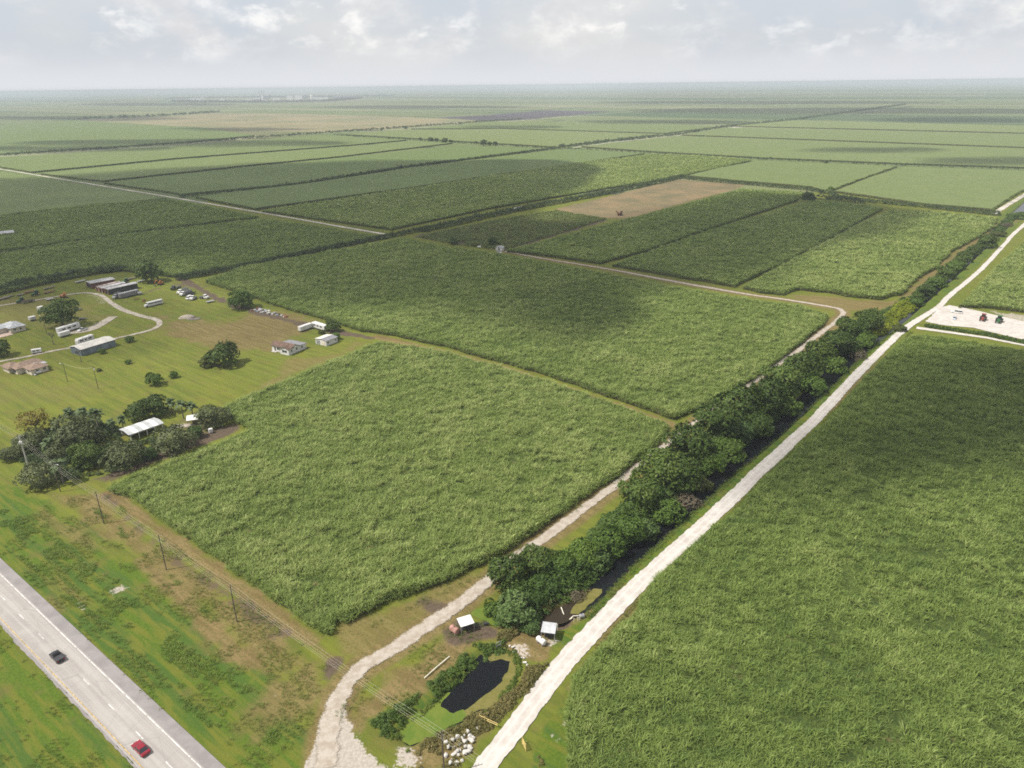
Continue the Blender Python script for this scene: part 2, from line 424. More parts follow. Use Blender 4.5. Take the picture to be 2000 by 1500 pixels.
# tired, straw coloured ground
for poly, fe, k in [
 ([(90, 962), (200, 958), (330, 1075), (480, 1180), (640, 1290), (610, 1345), (520, 1300), (400, 1190), (290, 1110), (180, 1030)], 4, .75),
 ([(250, 1085), (300, 1100), (440, 1225), (520, 1310), (470, 1300), (340, 1180)], 3, 1),
 ([(690, 1375), (780, 1310), (880, 1250), (960, 1215), (1000, 1235), (900, 1290), (820, 1350), (740, 1405), (660, 1440)], 4, .95),
 ([(660, 1225), (860, 1140), (950, 1100), (985, 1105), (860, 1185), (720, 1280), (640, 1300)], 3, .65),
 ([(540, 1330), (650, 1340), (610, 1420), (500, 1440), (440, 1390)], 4, .7),
 ([(905, 1410), (1000, 1350), (1030, 1305), (1075, 1295), (1040, 1340), (940, 1440), (880, 1500), (800, 1500), (790, 1460)], 2.5, .8),
 ([(985, 1255), (1030, 1205), (1075, 1225), (1090, 1260), (1070, 1300), (1010, 1290)], 2, .95),
 ([(1535, 573), (1640, 580), (1735, 590), (1800, 535), (1860, 490), (1960, 425), (1990, 430), (1905, 490), (1835, 548), (1760, 605), (1660, 608), (1590, 598)], 5, .75),
 ([(300, 610), (420, 630), (560, 600), (640, 640), (540, 680), (420, 690), (330, 655)], 10, .75),
 ([(-40, 700), (60, 742), (240, 745), (160, 785), (-40, 800)], 8, .4),
 ([(560, 700), (660, 690), (690, 665), (725, 668), (600, 725), (480, 780)], 5, .6),
 ([(-40, 570), (150, 580), (230, 620), (110, 640), (-40, 640)], 10, .5),
 ([(1085, 408), (1325, 350), (1455, 360), (1440, 370), (1230, 427), (1165, 425)], 3, 1),
]: put(dry, amask(poly, fe), k)
for line, w, fe, k in [([(212, 962), (335, 1052), (440, 1128), (600, 1248), (650, 1290)], 2.2, 2.0, 1), ([(735, 657), (870, 690), (990, 722), (1150, 775), (1320, 832)], 3.2, 1.5, 1), ([(1120, 1345), (1180, 1250), (1262, 1150), (1400, 1010), (1560, 850), (1780, 655)], 1.6, 1.5, .9)]:
    put(dry, amask(line, fe, 1, False, w), k)
put(dry, smooth(6.5, 3, line_dist(X, Y, TRACK)+2*n1)*.8)
# the mown strips beside the highway
put(dry, (smooth(.15, .3, fbm(Hu/9, Hv, 5, 3, 9)-.38)*amask([(-200, 900), (200, 955), (640, 1290), (600, 1420), (430, 1500), (-200, 1000)], 3))*.6)
put(lush, amask([(-400, 1205), (0, 1232), (262, 1502), (300, 1640), (-400, 1640)], 2), 1)
put(lush, amask([(-300, 930), (40, 950), (110, 990), (260, 1095), (430, 1240), (590, 1390), (600, 1500), (440, 1560), (0, 1085), (-300, 900)], 4), .8)
put(lush, amask([(700, 1400), (800, 1370), (870, 1310), (930, 1262), (990, 1255), (985, 1275), (925, 1300), (890, 1345), (830, 1385), (780, 1430), (740, 1430)], 2), .9)
put(lush, smooth(14, 8, line_dist(X, Y, CANAL))*.7)
put(lush, amask([(1060, 1420), (1110, 1340), (1100, 1560), (1020, 1560)], 1.5), 1)
put(lush, amask([(500, 700), (560, 720), (520, 760), (420, 770), (440, 720)], 5), .35)
# bare soil, plus one cane edge shadow painted in the same tone
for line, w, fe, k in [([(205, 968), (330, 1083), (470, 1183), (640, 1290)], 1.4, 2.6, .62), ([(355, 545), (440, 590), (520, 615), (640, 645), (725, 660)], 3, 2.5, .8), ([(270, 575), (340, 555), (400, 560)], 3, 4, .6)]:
    put(dirt_shade, amask(line, fe, 1.2, False, w), k)
for poly, fe, k in [([(205, 945), (300, 905), (480, 838), (470, 822), (400, 848), (300, 885), (200, 925), (150, 940)], 2.5, .75), ([(340, 820), (400, 805), (440, 815), (400, 850), (340, 850)], 3, .5), ([(620, 1290), (660, 1255), (680, 1290), (640, 1330)], 2, .8),  # first band: shadow at the grove-side cane edge, painted as dark soil
 ([(870, 1235), (900, 1210), (960, 1220), (985, 1240), (930, 1262), (890, 1260)], 2, .85), ([(1085, 410), (1250, 372), (1300, 400), (1230, 425), (1165, 425)], 6, .4), ([(640, 1395), (700, 1330), (690, 1450), (630, 1460)], 3, .5),
 ([(1000, 1225), (1050, 1195), (1130, 1165), (1160, 1170), (1060, 1240)], 2, .7), ([(880, 1180), (830, 1160), (790, 1175), (850, 1200)], 2.5, .7), ([(800, 462), (1085, 412), (1190, 430), (985, 490)], 4, .8)]:
    put(dirt_shade, amask(poly, fe, 1.2), k)
for poly, fe, k in [([(605, 1485), (625, 1430), (638, 1380), (676, 1385), (682, 1430), (722, 1462), (765, 1500), (800, 1580), (560, 1580)], 1.8, .9), ([(755, 1452), (790, 1446), (815, 1475), (822, 1500), (770, 1505)], 1.5, .62), ([(140, 1172), (158, 1172), (180, 1200), (170, 1203)], 1, .8),
 ([(205, 1150), (240, 1138), (250, 1150), (215, 1165)], 1.3, .55), ([(350, 1365), (365, 1365), (398, 1400), (385, 1400)], 1, .75), ([(1860, 596), (1920, 604), (2010, 640), (2300, 700), (2300, 660), (2000, 615)], 4, .5), ([(160, 576), (200, 572), (222, 592), (200, 592)], 3, .38),
 ([(1105, 1385), (1120, 1385), (1120, 1410), (1090, 1420)], 1, .6), ([(1058, 1428), (1064, 1424), (1092, 1440), (1088, 1446)], .7, .9), ([(1010, 1290), (1000, 1262), (1030, 1255), (1050, 1290)], 1.4, .5), ([(1070, 1280), (1050, 1250), (1090, 1240), (1110, 1255)], 2, .75),
 ([(500, 1340), (540, 1360), (560, 1375)], 1.5, .4), ([(345, 610), (375, 615), (365, 628)], 3, .6)]:
    put(lime, amask(poly, fe, 1.3), k)
# heights: canal, pond and the shallow roadside swale
Z = -fbm(X, Y, 14, 3, 77)*.22
dc = line_dist(X, Y, CANAL)+n2*1.2
Z -= smooth(5.4, 2.6, dc)*2.1
Z -= smooth(1.5, -2.5, sdf(X, Y, POND)+n2*2.0)*1.6
Z -= smooth(1.5, -1.5, sdf(X, Y, SIDE)+n2)*1.3
put(dirt_shade, smooth(5.4, 3.4, dc)*.8)
put(dry, amask([(1085, 1235), (1150, 1200), (1185, 1150), (1165, 1140), (1120, 1165), (1050, 1195), (1010, 1240), (1060, 1260)], 2), .8)
Z = np.where((X <= NX0+.1) | (X >= NX1-.1) | (Y <= NY0+.1) | (Y >= NY1-1.5), 0, Z)
roadz = np.zeros_like(Z)
v = np.c_[X.ravel(), Y.ravel(), Z.ravel()]
idx = np.arange(nxg*nyg).reshape(nyg, nxg)
quads = np.c_[idx[:-1, :-1].ravel(), idx[:-1, 1:].ravel(), idx[1:, 1:].ravel(), idx[1:, :-1].ravel()]
BIG = 70000
x0, x1, y0, y1 = gx[0], gx[-1], gy[0], gy[-1]
ov = np.array([(-BIG, -2500, 0), (BIG, -2500, 0), (BIG, BIG, 0), (-BIG, BIG, 0), (x0, y0, 0), (x1, y0, 0), (x1, y1, 0), (x0, y1, 0)])
ov[0, 0] = ov[3, 0] = -44000; ov[1, 0] = ov[2, 0] = 44000; ov[2, 1] = ov[3, 1] = 74000
b = len(v); c = [0, nxg-1, nxg*nyg-1, nxg*(nyg-1)]
oq = np.array([(b, b+1, b+5, b+4), (b+1, b+2, b+6, b+5), (b+2, b+3, b+7, b+6), (b+3, b, b+4, b+7)])
me = bpy.data.meshes.new('ground'); allv = np.vstack([v, ov]); allq = np.vstack([quads, oq])
me.vertices.add(len(allv)); me.vertices.foreach_set('co', allv.ravel().astype(np.float32))
me.loops.add(len(allq)*4); me.loops.foreach_set('vertex_index', allq.ravel().astype(np.int32))
me.polygons.add(len(allq)); me.polygons.foreach_set('loop_start', (np.arange(len(allq))*4).astype(np.int32))
me.polygons.foreach_set('use_smooth', np.ones(len(allq), bool))
me.update(calc_edges=True); me.validate()
for nm, a in (('dry', dry), ('dirt_shade', dirt_shade), ('lime', lime), ('lush', lush), ('near', np.ones_like(X))):
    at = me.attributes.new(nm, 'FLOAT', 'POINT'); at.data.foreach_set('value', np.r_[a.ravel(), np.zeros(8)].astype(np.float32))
ground = bpy.data.objects.new('ground', me); COL.objects.link(ground)
tag(ground, 'flat farmland of grass, soil and distant cane', 'ground', kind='structure')
def ground_z(x, y):
    i = int(np.clip(round((x-NX0)/GS), 0, nxg-1)); j = int(np.clip(round((y-NY0)/GS), 0, nyg-1)); return float(Z[j, i])

G = NT('farmland'); p = G.pos()
st = G.mapping(p, (1, 1, 1), -ROT_H); st = G.mapping(st, (.12, 1, 1))          # mowing direction, along the highway
ns = G.noise(st, .55, 5, .6); nf = G.noise(p, 1.6, 5, .65); nm_ = G.noise(p, .16, 5, .6); ng = G.noise(p, .035, 4, .5); nff = G.noise(p, 5.0, 3, .7)
lawn = G.mix(G.maprange(ng, .35, .65), (.122, .132, .018), (.096, .116, .016))
lawn = G.mix(G.maprange(nm_, .42, .66, 0, .6), lawn, (.12, .098, .03))
lawn = G.mix(G.maprange(ns, .38, .62, 0, .55), lawn, (.062, .088, .013))
lu = G.mix(G.maprange(nf, .3, .7), (.050, .088, .009), (.080, .120, .013)); lu = G.mix(G.maprange(G.noise(G.mapping(st, (.5, 1, 1)), .16, 4, .6), .47, .56, 0, .75), lu, (.046, .086, .016)); lu = G.mix(G.maprange(ns, .44, .62, 0, .85), lu, (.112, .118, .018)); lu = G.mix(G.maprange(nff, .55, .75, 0, .45), lu, (.034, .06, .008))
lu = G.mix(G.maprange(G.noise(p, .09, 4, .6), .55, .68, 0, .55), lu, (.105, .09, .03))
dr = G.mix(G.maprange(ns, .35, .65), (.125, .088, .036), (.185, .135, .06)); dr = G.mix(G.maprange(nf, .45, .65, 0, .75), dr, (.070, .080, .018))
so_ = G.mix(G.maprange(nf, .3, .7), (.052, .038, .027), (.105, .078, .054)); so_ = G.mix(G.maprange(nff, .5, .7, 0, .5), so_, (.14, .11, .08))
li = G.mix(G.maprange(nf, .35, .65), (.285, .25, .21), (.36, .325, .285))
def edge(nm, lo=.25, hi=.6, amt=.55):
    a = G.attr(nm); q = G.math('ADD', a, G.math('MULTIPLY', G.math('SUBTRACT', nf, .5), amt)); return G.maprange(q, lo, hi)
lawn = G.mix(G.maprange(G.noise(G.mapping(st, (.35, 1, 1)), .42, 3, .5), .46, .58, 0, .45), lawn, (.135, .150, .022)); c = G.mix(edge('lush'), lawn, lu); c = G.mix(edge('dry', .2, .85, .9), c, dr); c = G.mix(edge('dirt_shade', .25, .7, .9), c, so_); c = G.mix(edge('lime', .35, .55, 1.0), c, li)
# far plain: blocks of cane in slightly different greens, laid out along the same survey grid
rot = G.mapping(p, (1, 1, 1), -ROT_H)
br = G.n('ShaderNodeTexBrick'); G.l(rot, br.inputs['Vector']); br.inputs['Scale'].default_value = 1
br.inputs['Color1'].default_value = (.095, .128, .045, 1); br.inputs['Color2'].default_value = (.165, .180, .085, 1); br.inputs['Mortar'].default_value = (.045, .06, .03, 1)
br.inputs['Mortar Size'].default_value = 16; br.inputs['Brick Width'].default_value = 1600; br.inputs['Row Height'].default_value = 400; br.inputs['Mortar Smooth'].default_value = .2; br.inputs['Bias'].default_value = -.1
far = G.mix(G.maprange(G.noise(p, .0011, 4, .6), .4, .7, 0, .6), br.outputs[0], (.12, .125, .05))
far = G.mix(G.maprange(G.noise(G.mapping(rot, (.15, 1, 1)), .0006, 3, .5), .5, .58, 0, .85), far, (.045, .075, .030))
far = G.mix(G.maprange(G.noise(rot, .00035, 2, .5), .6, .66, 0, .6), far, (.15, .125, .075))
b2 = G.n('ShaderNodeTexBrick'); G.l(rot, b2.inputs['Vector']); b2.inputs['Scale'].default_value = 1
b2.inputs['Color1'].default_value = (0, 0, 0, 1); b2.inputs['Color2'].default_value = (.25, .25, .25, 1); b2.inputs['Mortar'].default_value = (1, 1, 1, 1); b2.inputs['Mortar Size'].default_value = 30
b2.inputs['Brick Width'].default_value = 4800; b2.inputs['Row Height'].default_value = 1600; b2.inputs['Mortar Smooth'].default_value = .3
far = G.mix(G.math('MULTIPLY', b2.outputs[0], .75), far, (.04, .05, .03))
far = G.mix(G.maprange(G.noise(G.mapping(rot, (.12, 1, 1)), .0017, 4, .65), .56, .66, 0, .5), far, (.20, .195, .11))
c = G.mix(G.attr('near'), far, c)
hb_ = G.math('ADD', G.math('MULTIPLY', nf, .35), G.math('MULTIPLY', nff, .2))
me.materials.append(G.done(G.bsdf(c, .9, G.bump(hb_, .5, .8), 0, .1)))

# ------------------------------------------------------------------ sheets: roads, water
def ribbon(name, center, wl, wr, z, m_, step=.8, rag=0.0, rs=1.2, seed=0, ac=4):
    c_ = resample(center, step); d = np.gradient(c_, axis=0); d /= np.linalg.norm(d, axis=1)[:, None]+1e-9
    nrm = np.c_[-d[:, 1], d[:, 0]]; n = len(c_); s = np.arange(n)*step
    wl = np.interp(np.linspace(0, 1, n), np.linspace(0, 1, len(wl)), wl) if hasattr(wl, '__len__') else np.full(n, wl)
    wr = np.interp(np.linspace(0, 1, n), np.linspace(0, 1, len(wr)), wr) if hasattr(wr, '__len__') else np.full(n, wr)
    nl = (fbm(s, s*0, rs, 3, seed)-.5)*2*rag + (fbm(s, s*0+5, rs*9, 2, seed+3)-.5)*1.6*rag
    nr = (fbm(s, s*0+40, rs, 3, seed+9)-.5)*2*rag + (fbm(s, s*0+45, rs*9, 2, seed+13)-.5)*1.6*rag
    L = c_+nrm*(wl+nl)[:, None]; Q = c_-nrm*(wr+nr)[:, None]
    rows = [L+(Q-L)*k/ac for k in range(ac+1)]
    V = np.concatenate([np.c_[r_, np.full(n, z)] for r_ in rows]); F = []
    for k in range(ac):
        for i in range(n-1): F.append((k*n+i, (k+1)*n+i, (k+1)*n+i+1, k*n+i+1))
    o = mesh_obj(name, V, F, m_)
    e = np.concatenate([np.full(n, k/ac) for k in range(ac+1)])
    at = o.data.attributes.new('across', 'FLOAT', 'POINT'); at.data.foreach_set('value', e.astype(np.float32))
    return o
def sheet(name, poly, z, m_, step=1.2, rag=.4, seed=0, rs=3):
    q = resample(poly, step, True); c0 = q.mean(0)
    nn = (fbm(q[:, 0], q[:, 1], rs, 4, seed)-.5)*2*rag
    t = np.roll(q, -1, 0)-np.roll(q, 1, 0); t /= np.linalg.norm(t, axis=1)[:, None]+1e-9
    q = q+np.c_[-t[:, 1], t[:, 0]]*nn[:, None]
    tri = tessellate_polygon([[Vector((a, b_, 0)) for a, b_ in q]])
    area = 0
    F = []
    for a, b_, c__ in tri:
        cr = (q[b_][0]-q[a][0])*(q[c__][1]-q[a][1])-(q[b_][1]-q[a][1])*(q[c__][0]-q[a][0])
        F.append((a, b_, c__) if cr > 0 else (a, c__, b_))
    return mesh_obj(name, np.c_[q, np.full(len(q), z)], F, m_)

# highway
k = NT('concrete_lane'); p = k.pos(); pr = k.mapping(k.mapping(p, (1, 1, 1), -ROT_H), (.03, 1, 1))
f1 = k.noise(pr, 1.1, 4, .6); f2 = k.noise(p, 3, 4, .7); f3 = k.noise(p, .2, 3, .5)
cc = k.mix(k.maprange(f1, .35, .68), (.255, .235, .220), (.31, .29, .272)); cc = k.mix(k.maprange(f2, .5, .75, 0, .4), cc, (.235, .218, .205)); cc = k.mix(k.maprange(f3, .45, .7, 0, .35), cc, (.36, .337, .313)); wh = k.noise(k.mapping(pr, (.4, 1, 1)), 2.3, 3, .6); cc = k.mix(k.maprange(wh, .52, .66, 0, .5), cc, (.225, .207, .195)); vo = k.n('ShaderNodeTexVoronoi', feature='DISTANCE_TO_EDGE'); vo.inputs['Scale'].default_value = .12; k.l(k.mapping(p, (1, 1, 1), -ROT_H), vo.inputs['Vector']); cc = k.mix(k.maprange(vo.outputs[0], 0, .012, .35, 0), cc, (.16, .15, .145))
M_LANE = k.done(k.bsdf(cc, .85, k.bump(f2, .02, .5), 0, .2))
k = NT('asphalt_shoulder'); p = k.pos(); f2 = k.noise(p, 3, 5, .7); f3 = k.noise(p, .25, 3, .5)
cc = k.mix(k.maprange(f3, .35, .65), (.185, .170, .168), (.225, .208, .205)); cc = k.mix(k.maprange(f2, .5, .75, 0, .4), cc, (.15, .138, .138))
M_SHO = k.done(k.bsdf(cc, .85, k.bump(f2, .02, .5), 0, .2))
M_WHITE = mat('road_paint_white', (.60, .585, .56), .7, .35, 1.5); M_YEL = mat('road_paint_yellow', (.45, .31, .09), .7, .4, 1.5)
k = NT('limestone_gravel'); p = k.pos(); f1 = k.noise(p, .35, 4, .6); f2 = k.noise(p, 2.5, 5, .7)
ac_ = k.attr('across'); rut = k.math('ABSOLUTE', k.math('SUBTRACT', k.math('ABSOLUTE', k.math('SUBTRACT', ac_, .5)), .2))
cc = k.mix(k.maprange(f1, .35, .65), (.375, .345, .315), (.45, .425, .395)); cc = k.mix(k.maprange(f2, .52, .78, 0, .55), cc, (.30, .27, .235)); cc = k.mix(k.maprange(k.noise(p, .12, 4, .6), .5, .68, 0, .45), cc, (.30, .27, .235)); cc = k.mix(k.maprange(rut, .0, .10, .6, 0), cc, (.49, .465, .435))
M_GRAV = k.done(k.bsdf(cc, .95, k.bump(f2, .06, .6), 0, .1))
k = NT('dirt_two_track'); p = k.pos(); f1 = k.noise(p, .5, 5, .65); f2 = k.noise(p, 2.5, 5, .7)
ac_ = k.attr('across'); mid = k.math('ABSOLUTE', k.math('SUBTRACT', ac_, .5))
cc = k.mix(k.maprange(f1, .38, .62), (.275, .235, .19), (.35, .315, .27)); cc = k.mix(k.maprange(f2, .5, .75, 0, .4), cc, (.19, .15, .108))
g_ = k.math('ADD', k.maprange(mid, .28, .5), k.math('MULTIPLY', k.math('SUBTRACT', f1, .5), .9)); cc = k.mix(k.maprange(g_, .35, .7, 0, .18), cc, (.18, .145, .09))
ts = k.n('ShaderNodeBsdfTransparent'); ms = k.n('ShaderNodeMixShader'); k.l(k.maprange(k.math('ADD', mid, k.math('MULTIPLY', k.math('SUBTRACT', f2, .5), .5)), .34, .46), ms.inputs[0]); k.l(k.bsdf(cc, .95, k.bump(f2, .06, .6), 0, .1), ms.inputs[1]); k.l(ts.outputs[0], ms.inputs[2]); M_TRK = k.done(ms.outputs[0])

def hline(a, b):
    a = P2(*a); b = P2(*b); m_ = (a+b)/2; return float(np.dot(m_, VH)), float(np.dot(m_, UH))
s5 = 500/1667
vW, _u = hline((0, 1050+240*s5), (1310*s5, 1500)); vY, _ = hline((0, 1050+525*s5), (930*s5, 1500))
vS, _ = hline((0, 1092), (444, 1500)); vL, _ = hline((0, 1215), (264, 1500))
def hpt(u, v_): return UH*u+VH*v_
U0, U1 = -330, 120
def hstrip(name, va, vb, z, m_, rag=(0, 0)):
    cl_ = [hpt(U0, (va+vb)/2), hpt(U1, (va+vb)/2)]
    return ribbon(name, cl_, abs(vb-va)/2, abs(vb-va)/2, z, m_, .8, 0, ac=2)
road = ribbon('road', [hpt(U0, (vW+vY)/2), hpt(U1, (vW+vY)/2)], (vW-vY)/2+.35, (vW-vY)/2+.55, .150, M_LANE, 1.0, .0)
tag(road, 'pale concrete two lane carriageway of the highway', 'road', kind='structure')
sh = hstrip('road_shoulder', vW+.35, vS, .146, M_SHO); tag(sh, 'grey asphalt shoulder beside the white edge line', 'road shoulder', kind='structure')
rg = ribbon('gravel_verge', [hpt(U0, vY-.75), hpt(U1, vY-.75)], .32, .35, .142, M_SHO, .5, .3, 1.5, 5); tag(rg, 'ragged pale gravel edge between yellow line and median grass', 'verge', kind='structure')
hw = (vW-vY)
for nm, va, lab, m_, w_ in (('edge_line', vW, 'solid white edge line on the highway', M_WHITE, .2), ('median_line', vY, 'solid yellow line along the median side of the highway', M_YEL, .17)):
    o = hstrip(nm, va-w_/2, va+w_/2, .1545, m_); tag(o, lab, 'road marking', kind='structure')
mk = MB(); ud = [float(np.dot(P2(a*s5, 1050+b_*s5), UH)) for a, b_ in ((270, 645), (563, 940), (733, 1108), (912, 1287))]
per = (ud[3]-ud[0])/4; vM = (vW+vY)/2
for i in range(-20, 12):
    u_ = ud[0]+per*i; q = [hpt(u_-1.55, vM-.08), hpt(u_+1.55, vM-.08), hpt(u_+1.55, vM+.08), hpt(u_-1.55, vM+.08)]
    mk.add([(a[0], a[1], .1545) for a in q], [(0, 1, 2, 3)])
o = mk.build('lane_dashes', M_WHITE); tag(o, 'broken white line between the two lanes', 'road marking', kind='structure')

Gw = [2.4, 2.5, 2.3, 2.05, 1.8, 1.6, 1.55, 1.55, 1.7, 2.0, 2.6, 2.0, 1.8, 1.7, 1.7]
gr = ribbon('gravel_road', GRAVEL, Gw, Gw, .055, M_GRAV, .6, .33, 1.3, 21, 8); tag(gr, 'white limestone farm road running beside the canal', 'road', kind='structure')
Tw = [2.8, 2.4, 2.0, 1.8, 1.75, 1.8, 1.7, 1.7, 1.7, 1.9, 2.4, 1.7, 1.5, 1.4]
tk = ribbon('dirt_track', TRACK, Tw, Tw, .051, M_TRK, .5, .62, 1.6, 33, 8); tag(tk, 'rutted pale track between the cane and the canal trees', 'track', kind='structure')
ap = sheet('parking_ground', W([(1808, 628), (1836, 600), (1856, 596), (1905, 606), (2000, 628), (2320, 700), (2320, 735), (2000, 664), (1900, 640), (1835, 634)]), .051, M_GRAV, 1.2, .7, 4)
tag(ap, 'wide white gravel parking area beside the farm road', 'parking area', kind='structure')
o = ribbon('gravel_spur', W([(1790, 640), (1860, 650), (1930, 660), (2010, 676), (2320, 735)]), [2.2, 1.2, .9], [2.2, 1.2, .9], .047, M_GRAV, .8, .4, 1.5, 8); tag(o, 'narrow white spur between the grassy strip and the shaded cane', 'track', kind='structure')
DR = [[(-60, 608), (0, 597), (70, 586), (150, 573), (180, 573), (200, 578), (218, 592), (245, 607), (280, 618), (305, 624), (312, 633), (298, 643), (265, 652), (225, 661), (160, 675), (100, 686), (50, 697), (0, 706), (-60, 718)], [(130, 650), (170, 645), (198, 632), (222, 618)]]
k = NT('driveway'); p = k.pos(); f1 = k.noise(p, .3, 4, .6); f2 = k.noise(p, 2, 5, .7)
cc = k.mix(k.maprange(f1, .4, .62), (.25, .22, .18), (.38, .34, .29)); cc = k.mix(k.maprange(f2, .5, .75, 0, .5), cc, (.18, .16, .12))
M_DRV = k.done(k.bsdf(cc, .95, k.bump(f2, .05, .5), 0, .1))
o = ribbon('driveway', spline(W(DR[0]), 6), [1.1, 1.3, 1.9, 1.2, 1.2], [1.1, 1.3, 1.9, 1.2, 1.2], .047, M_DRV, 1, .3, 2, 41); tag(o, 'pale looping farm driveway past the sheds and the long metal building', 'driveway', kind='structure')
o = ribbon('parking_pad', spline(W(DR[1]), 6), [3.0, 3.4, 2.6], [3.0, 3.4, 2.6], .051, M_DRV, 1, .3, 2, 43); tag(o, 'curved grey pad where the white camper is parked', 'driveway', kind='structure')
# far farm roads
def froad(pts, w, lab, z=.06): o = ribbon('farm_road', W(pts), w, w, z, M_GRAV2, 4, .4, 10, 3); tag(o, lab, 'road', kind='structure'); return o
M_GRAV2 = mat('far_limestone', (.42, .38, .33), .95, .25, .05)
froad([(-260, 289), (0, 330), (345, 387), (550, 422), (760, 459)], 2.2, 'thin white farm road crossing the shaded cane diagonally')
froad([(-300, 327), (0, 306), (350, 283), (560, 263), (740, 255.5), (950, 240), (1020, 235), (1195, 221), (1300, 213), (1420, 201), (1560, 191)], 3, 'long white farm road passing below the brown harvested field')
froad([(1120, 288), (1200, 277.5), (1320, 265), (1412, 250), (1440, 247.5)], 3, 'white farm road between far fields right of the tree row')
froad([(1940, 418), (1965, 402), (2010, 375), (2120, 310)], 2.6, 'white farm road at the far corner of the bright cane')
froad([(1412, 251), (1435, 249), (1450, 248)], 7, 'white gravel clearing where far farm roads meet')
# fields without cane
def field(pts, m_, lab, rag=30): o = sheet('field', W(pts), .04, m_, 12, rag, 2, 90); tag(o, lab, 'field', kind='structure')
def field_old(pts, m_, lab): o = sheet('field', W(pts), .04, m_, 12, 3, 2, 40); tag(o, lab, 'field', kind='structure')
field([(150, 234), (300, 229), (427, 220.5), (560, 222), (700, 225), (950, 236), (845, 246), (740, 252), (635, 258), (507, 256), (400, 250), (280, 243)], mat('harvested_cane', (.185, .15, .078), .9, .3, .004, tint=(.125, .13, .055)), 'brown harvested cane field in the distance')
field([(850, 230), (960, 224), (1072, 215.5), (1188, 217.5), (1110, 226), (1002, 235.5), (950, 236)], mat('burnt_cane', (.05, .04, .048), .9, .25, .006), 'dark purple burnt field beside the brown harvested one')

field([(1085, 409), (1205, 380), (1325, 350.5), (1455, 360), (1442, 369), (1330, 397), (1232, 427), (1165, 426)], mat('tan_soil', (.150, .105, .050), .95, .3, .03, .05, tint=(.095, .085, .038)), 'bare tan plot between the tall hedge and the shaded cane', 2)
# water
def water_mat(name, col, rough=.06):
    k = NT(name); n_ = k.noise(k.pos(), 1.3, 3); return k.done(k.bsdf(col, rough, k.bump(n_, .03, .25), 0, .08))
M_W = water_mat('dark_water', (.006, .007, .008)); M_WB = water_mat('muddy_water', (.028, .021, .013), .12)
k = NT('duckweed_mat'); p = k.pos(); f1 = k.noise(p, .5, 4, .6); f2 = k.noise(p, 4, 4, .7)
cc = k.mix(k.maprange(f1, .35, .65), (.072, .118, .012), (.105, .135, .017)); cc = k.mix(k.maprange(f2, .5, .7, 0, .5), cc, (.05, .08, .009))
M_DW = k.done(k.bsdf(cc, .7, k.bump(f2, .05, .6), 0, .2))
k = NT('duckweed_yellow'); p = k.pos(); f1 = k.noise(p, .6, 4, .6); f2 = k.noise(p, 4, 4, .7)
cc = k.mix(k.maprange(f1, .35, .65), (.115, .108, .024), (.145, .128, .038)); cc = k.mix(k.maprange(f2, .5, .7, 0, .5), cc, (.075, .08, .017))
M_DWY = k.done(k.bsdf(cc, .7, k.bump(f2, .05, .6), 0, .2))
o = ribbon('canal_water', CANAL[4:], 4.0, 4.0, -1.1, M_W, 2, 0); tag(o, 'dark narrow canal between the tree row and the white road', 'canal', kind='structure')
o = sheet('canal_basin_water', W([(1058, 1206), (1075, 1186), (1105, 1170), (1132, 1182), (1126, 1206), (1098, 1218), (1072, 1220)], -1.05), -1.05, M_WB, 1.5, .3, 3); tag(o, 'muddy brown water at the canal end by the pump', 'canal', kind='structure')
o = sheet('pond_water', POND, -.8, M_W, 1.5, .0); tag(o, 'small black pond between the track and the white road', 'pond', kind='structure')
o = sheet('duckweed', W([(772, 1442), (800, 1456), (838, 1440), (868, 1424), (903, 1408), (912, 1396), (904, 1386), (886, 1392), (862, 1380), (866, 1366), (880, 1352), (858, 1358), (828, 1380), (790, 1412)], -.78), -.78, M_DW, .8, .5, 3, 2); tag(o, 'bright green duckweed mat on the near end of the pond', 'duckweed', kind='stuff')
o = sheet('duckweed', W([(960, 1268), (1002, 1272), (1014, 1302), (1000, 1342), (955, 1382), (912, 1398), (908, 1388), (946, 1360), (982, 1330), (992, 1308), (997, 1292), (978, 1286), (958, 1292), (945, 1284)], -.77), -.77, M_DWY, .7, .6, 9, 2); tag(o, 'yellowish duckweed fringe along the far and road side of the pond', 'duckweed', kind='stuff')
o = sheet('duckweed', W([(1118, 1185), (1135, 1165), (1160, 1150), (1176, 1150), (1172, 1165), (1150, 1180), (1130, 1200), (1115, 1198)], -1.03), -1.03, M_DWY, .8, .5, 13, 2); tag(o, 'olive yellow weed mat on the canal beside the white pipes', 'duckweed', kind='stuff')
o = sheet('duckweed', SIDE, -.55, M_DW, .8, .2, 15, 2); tag(o, 'light green weed in the little ditch behind the rusty tank', 'duckweed', kind='stuff')
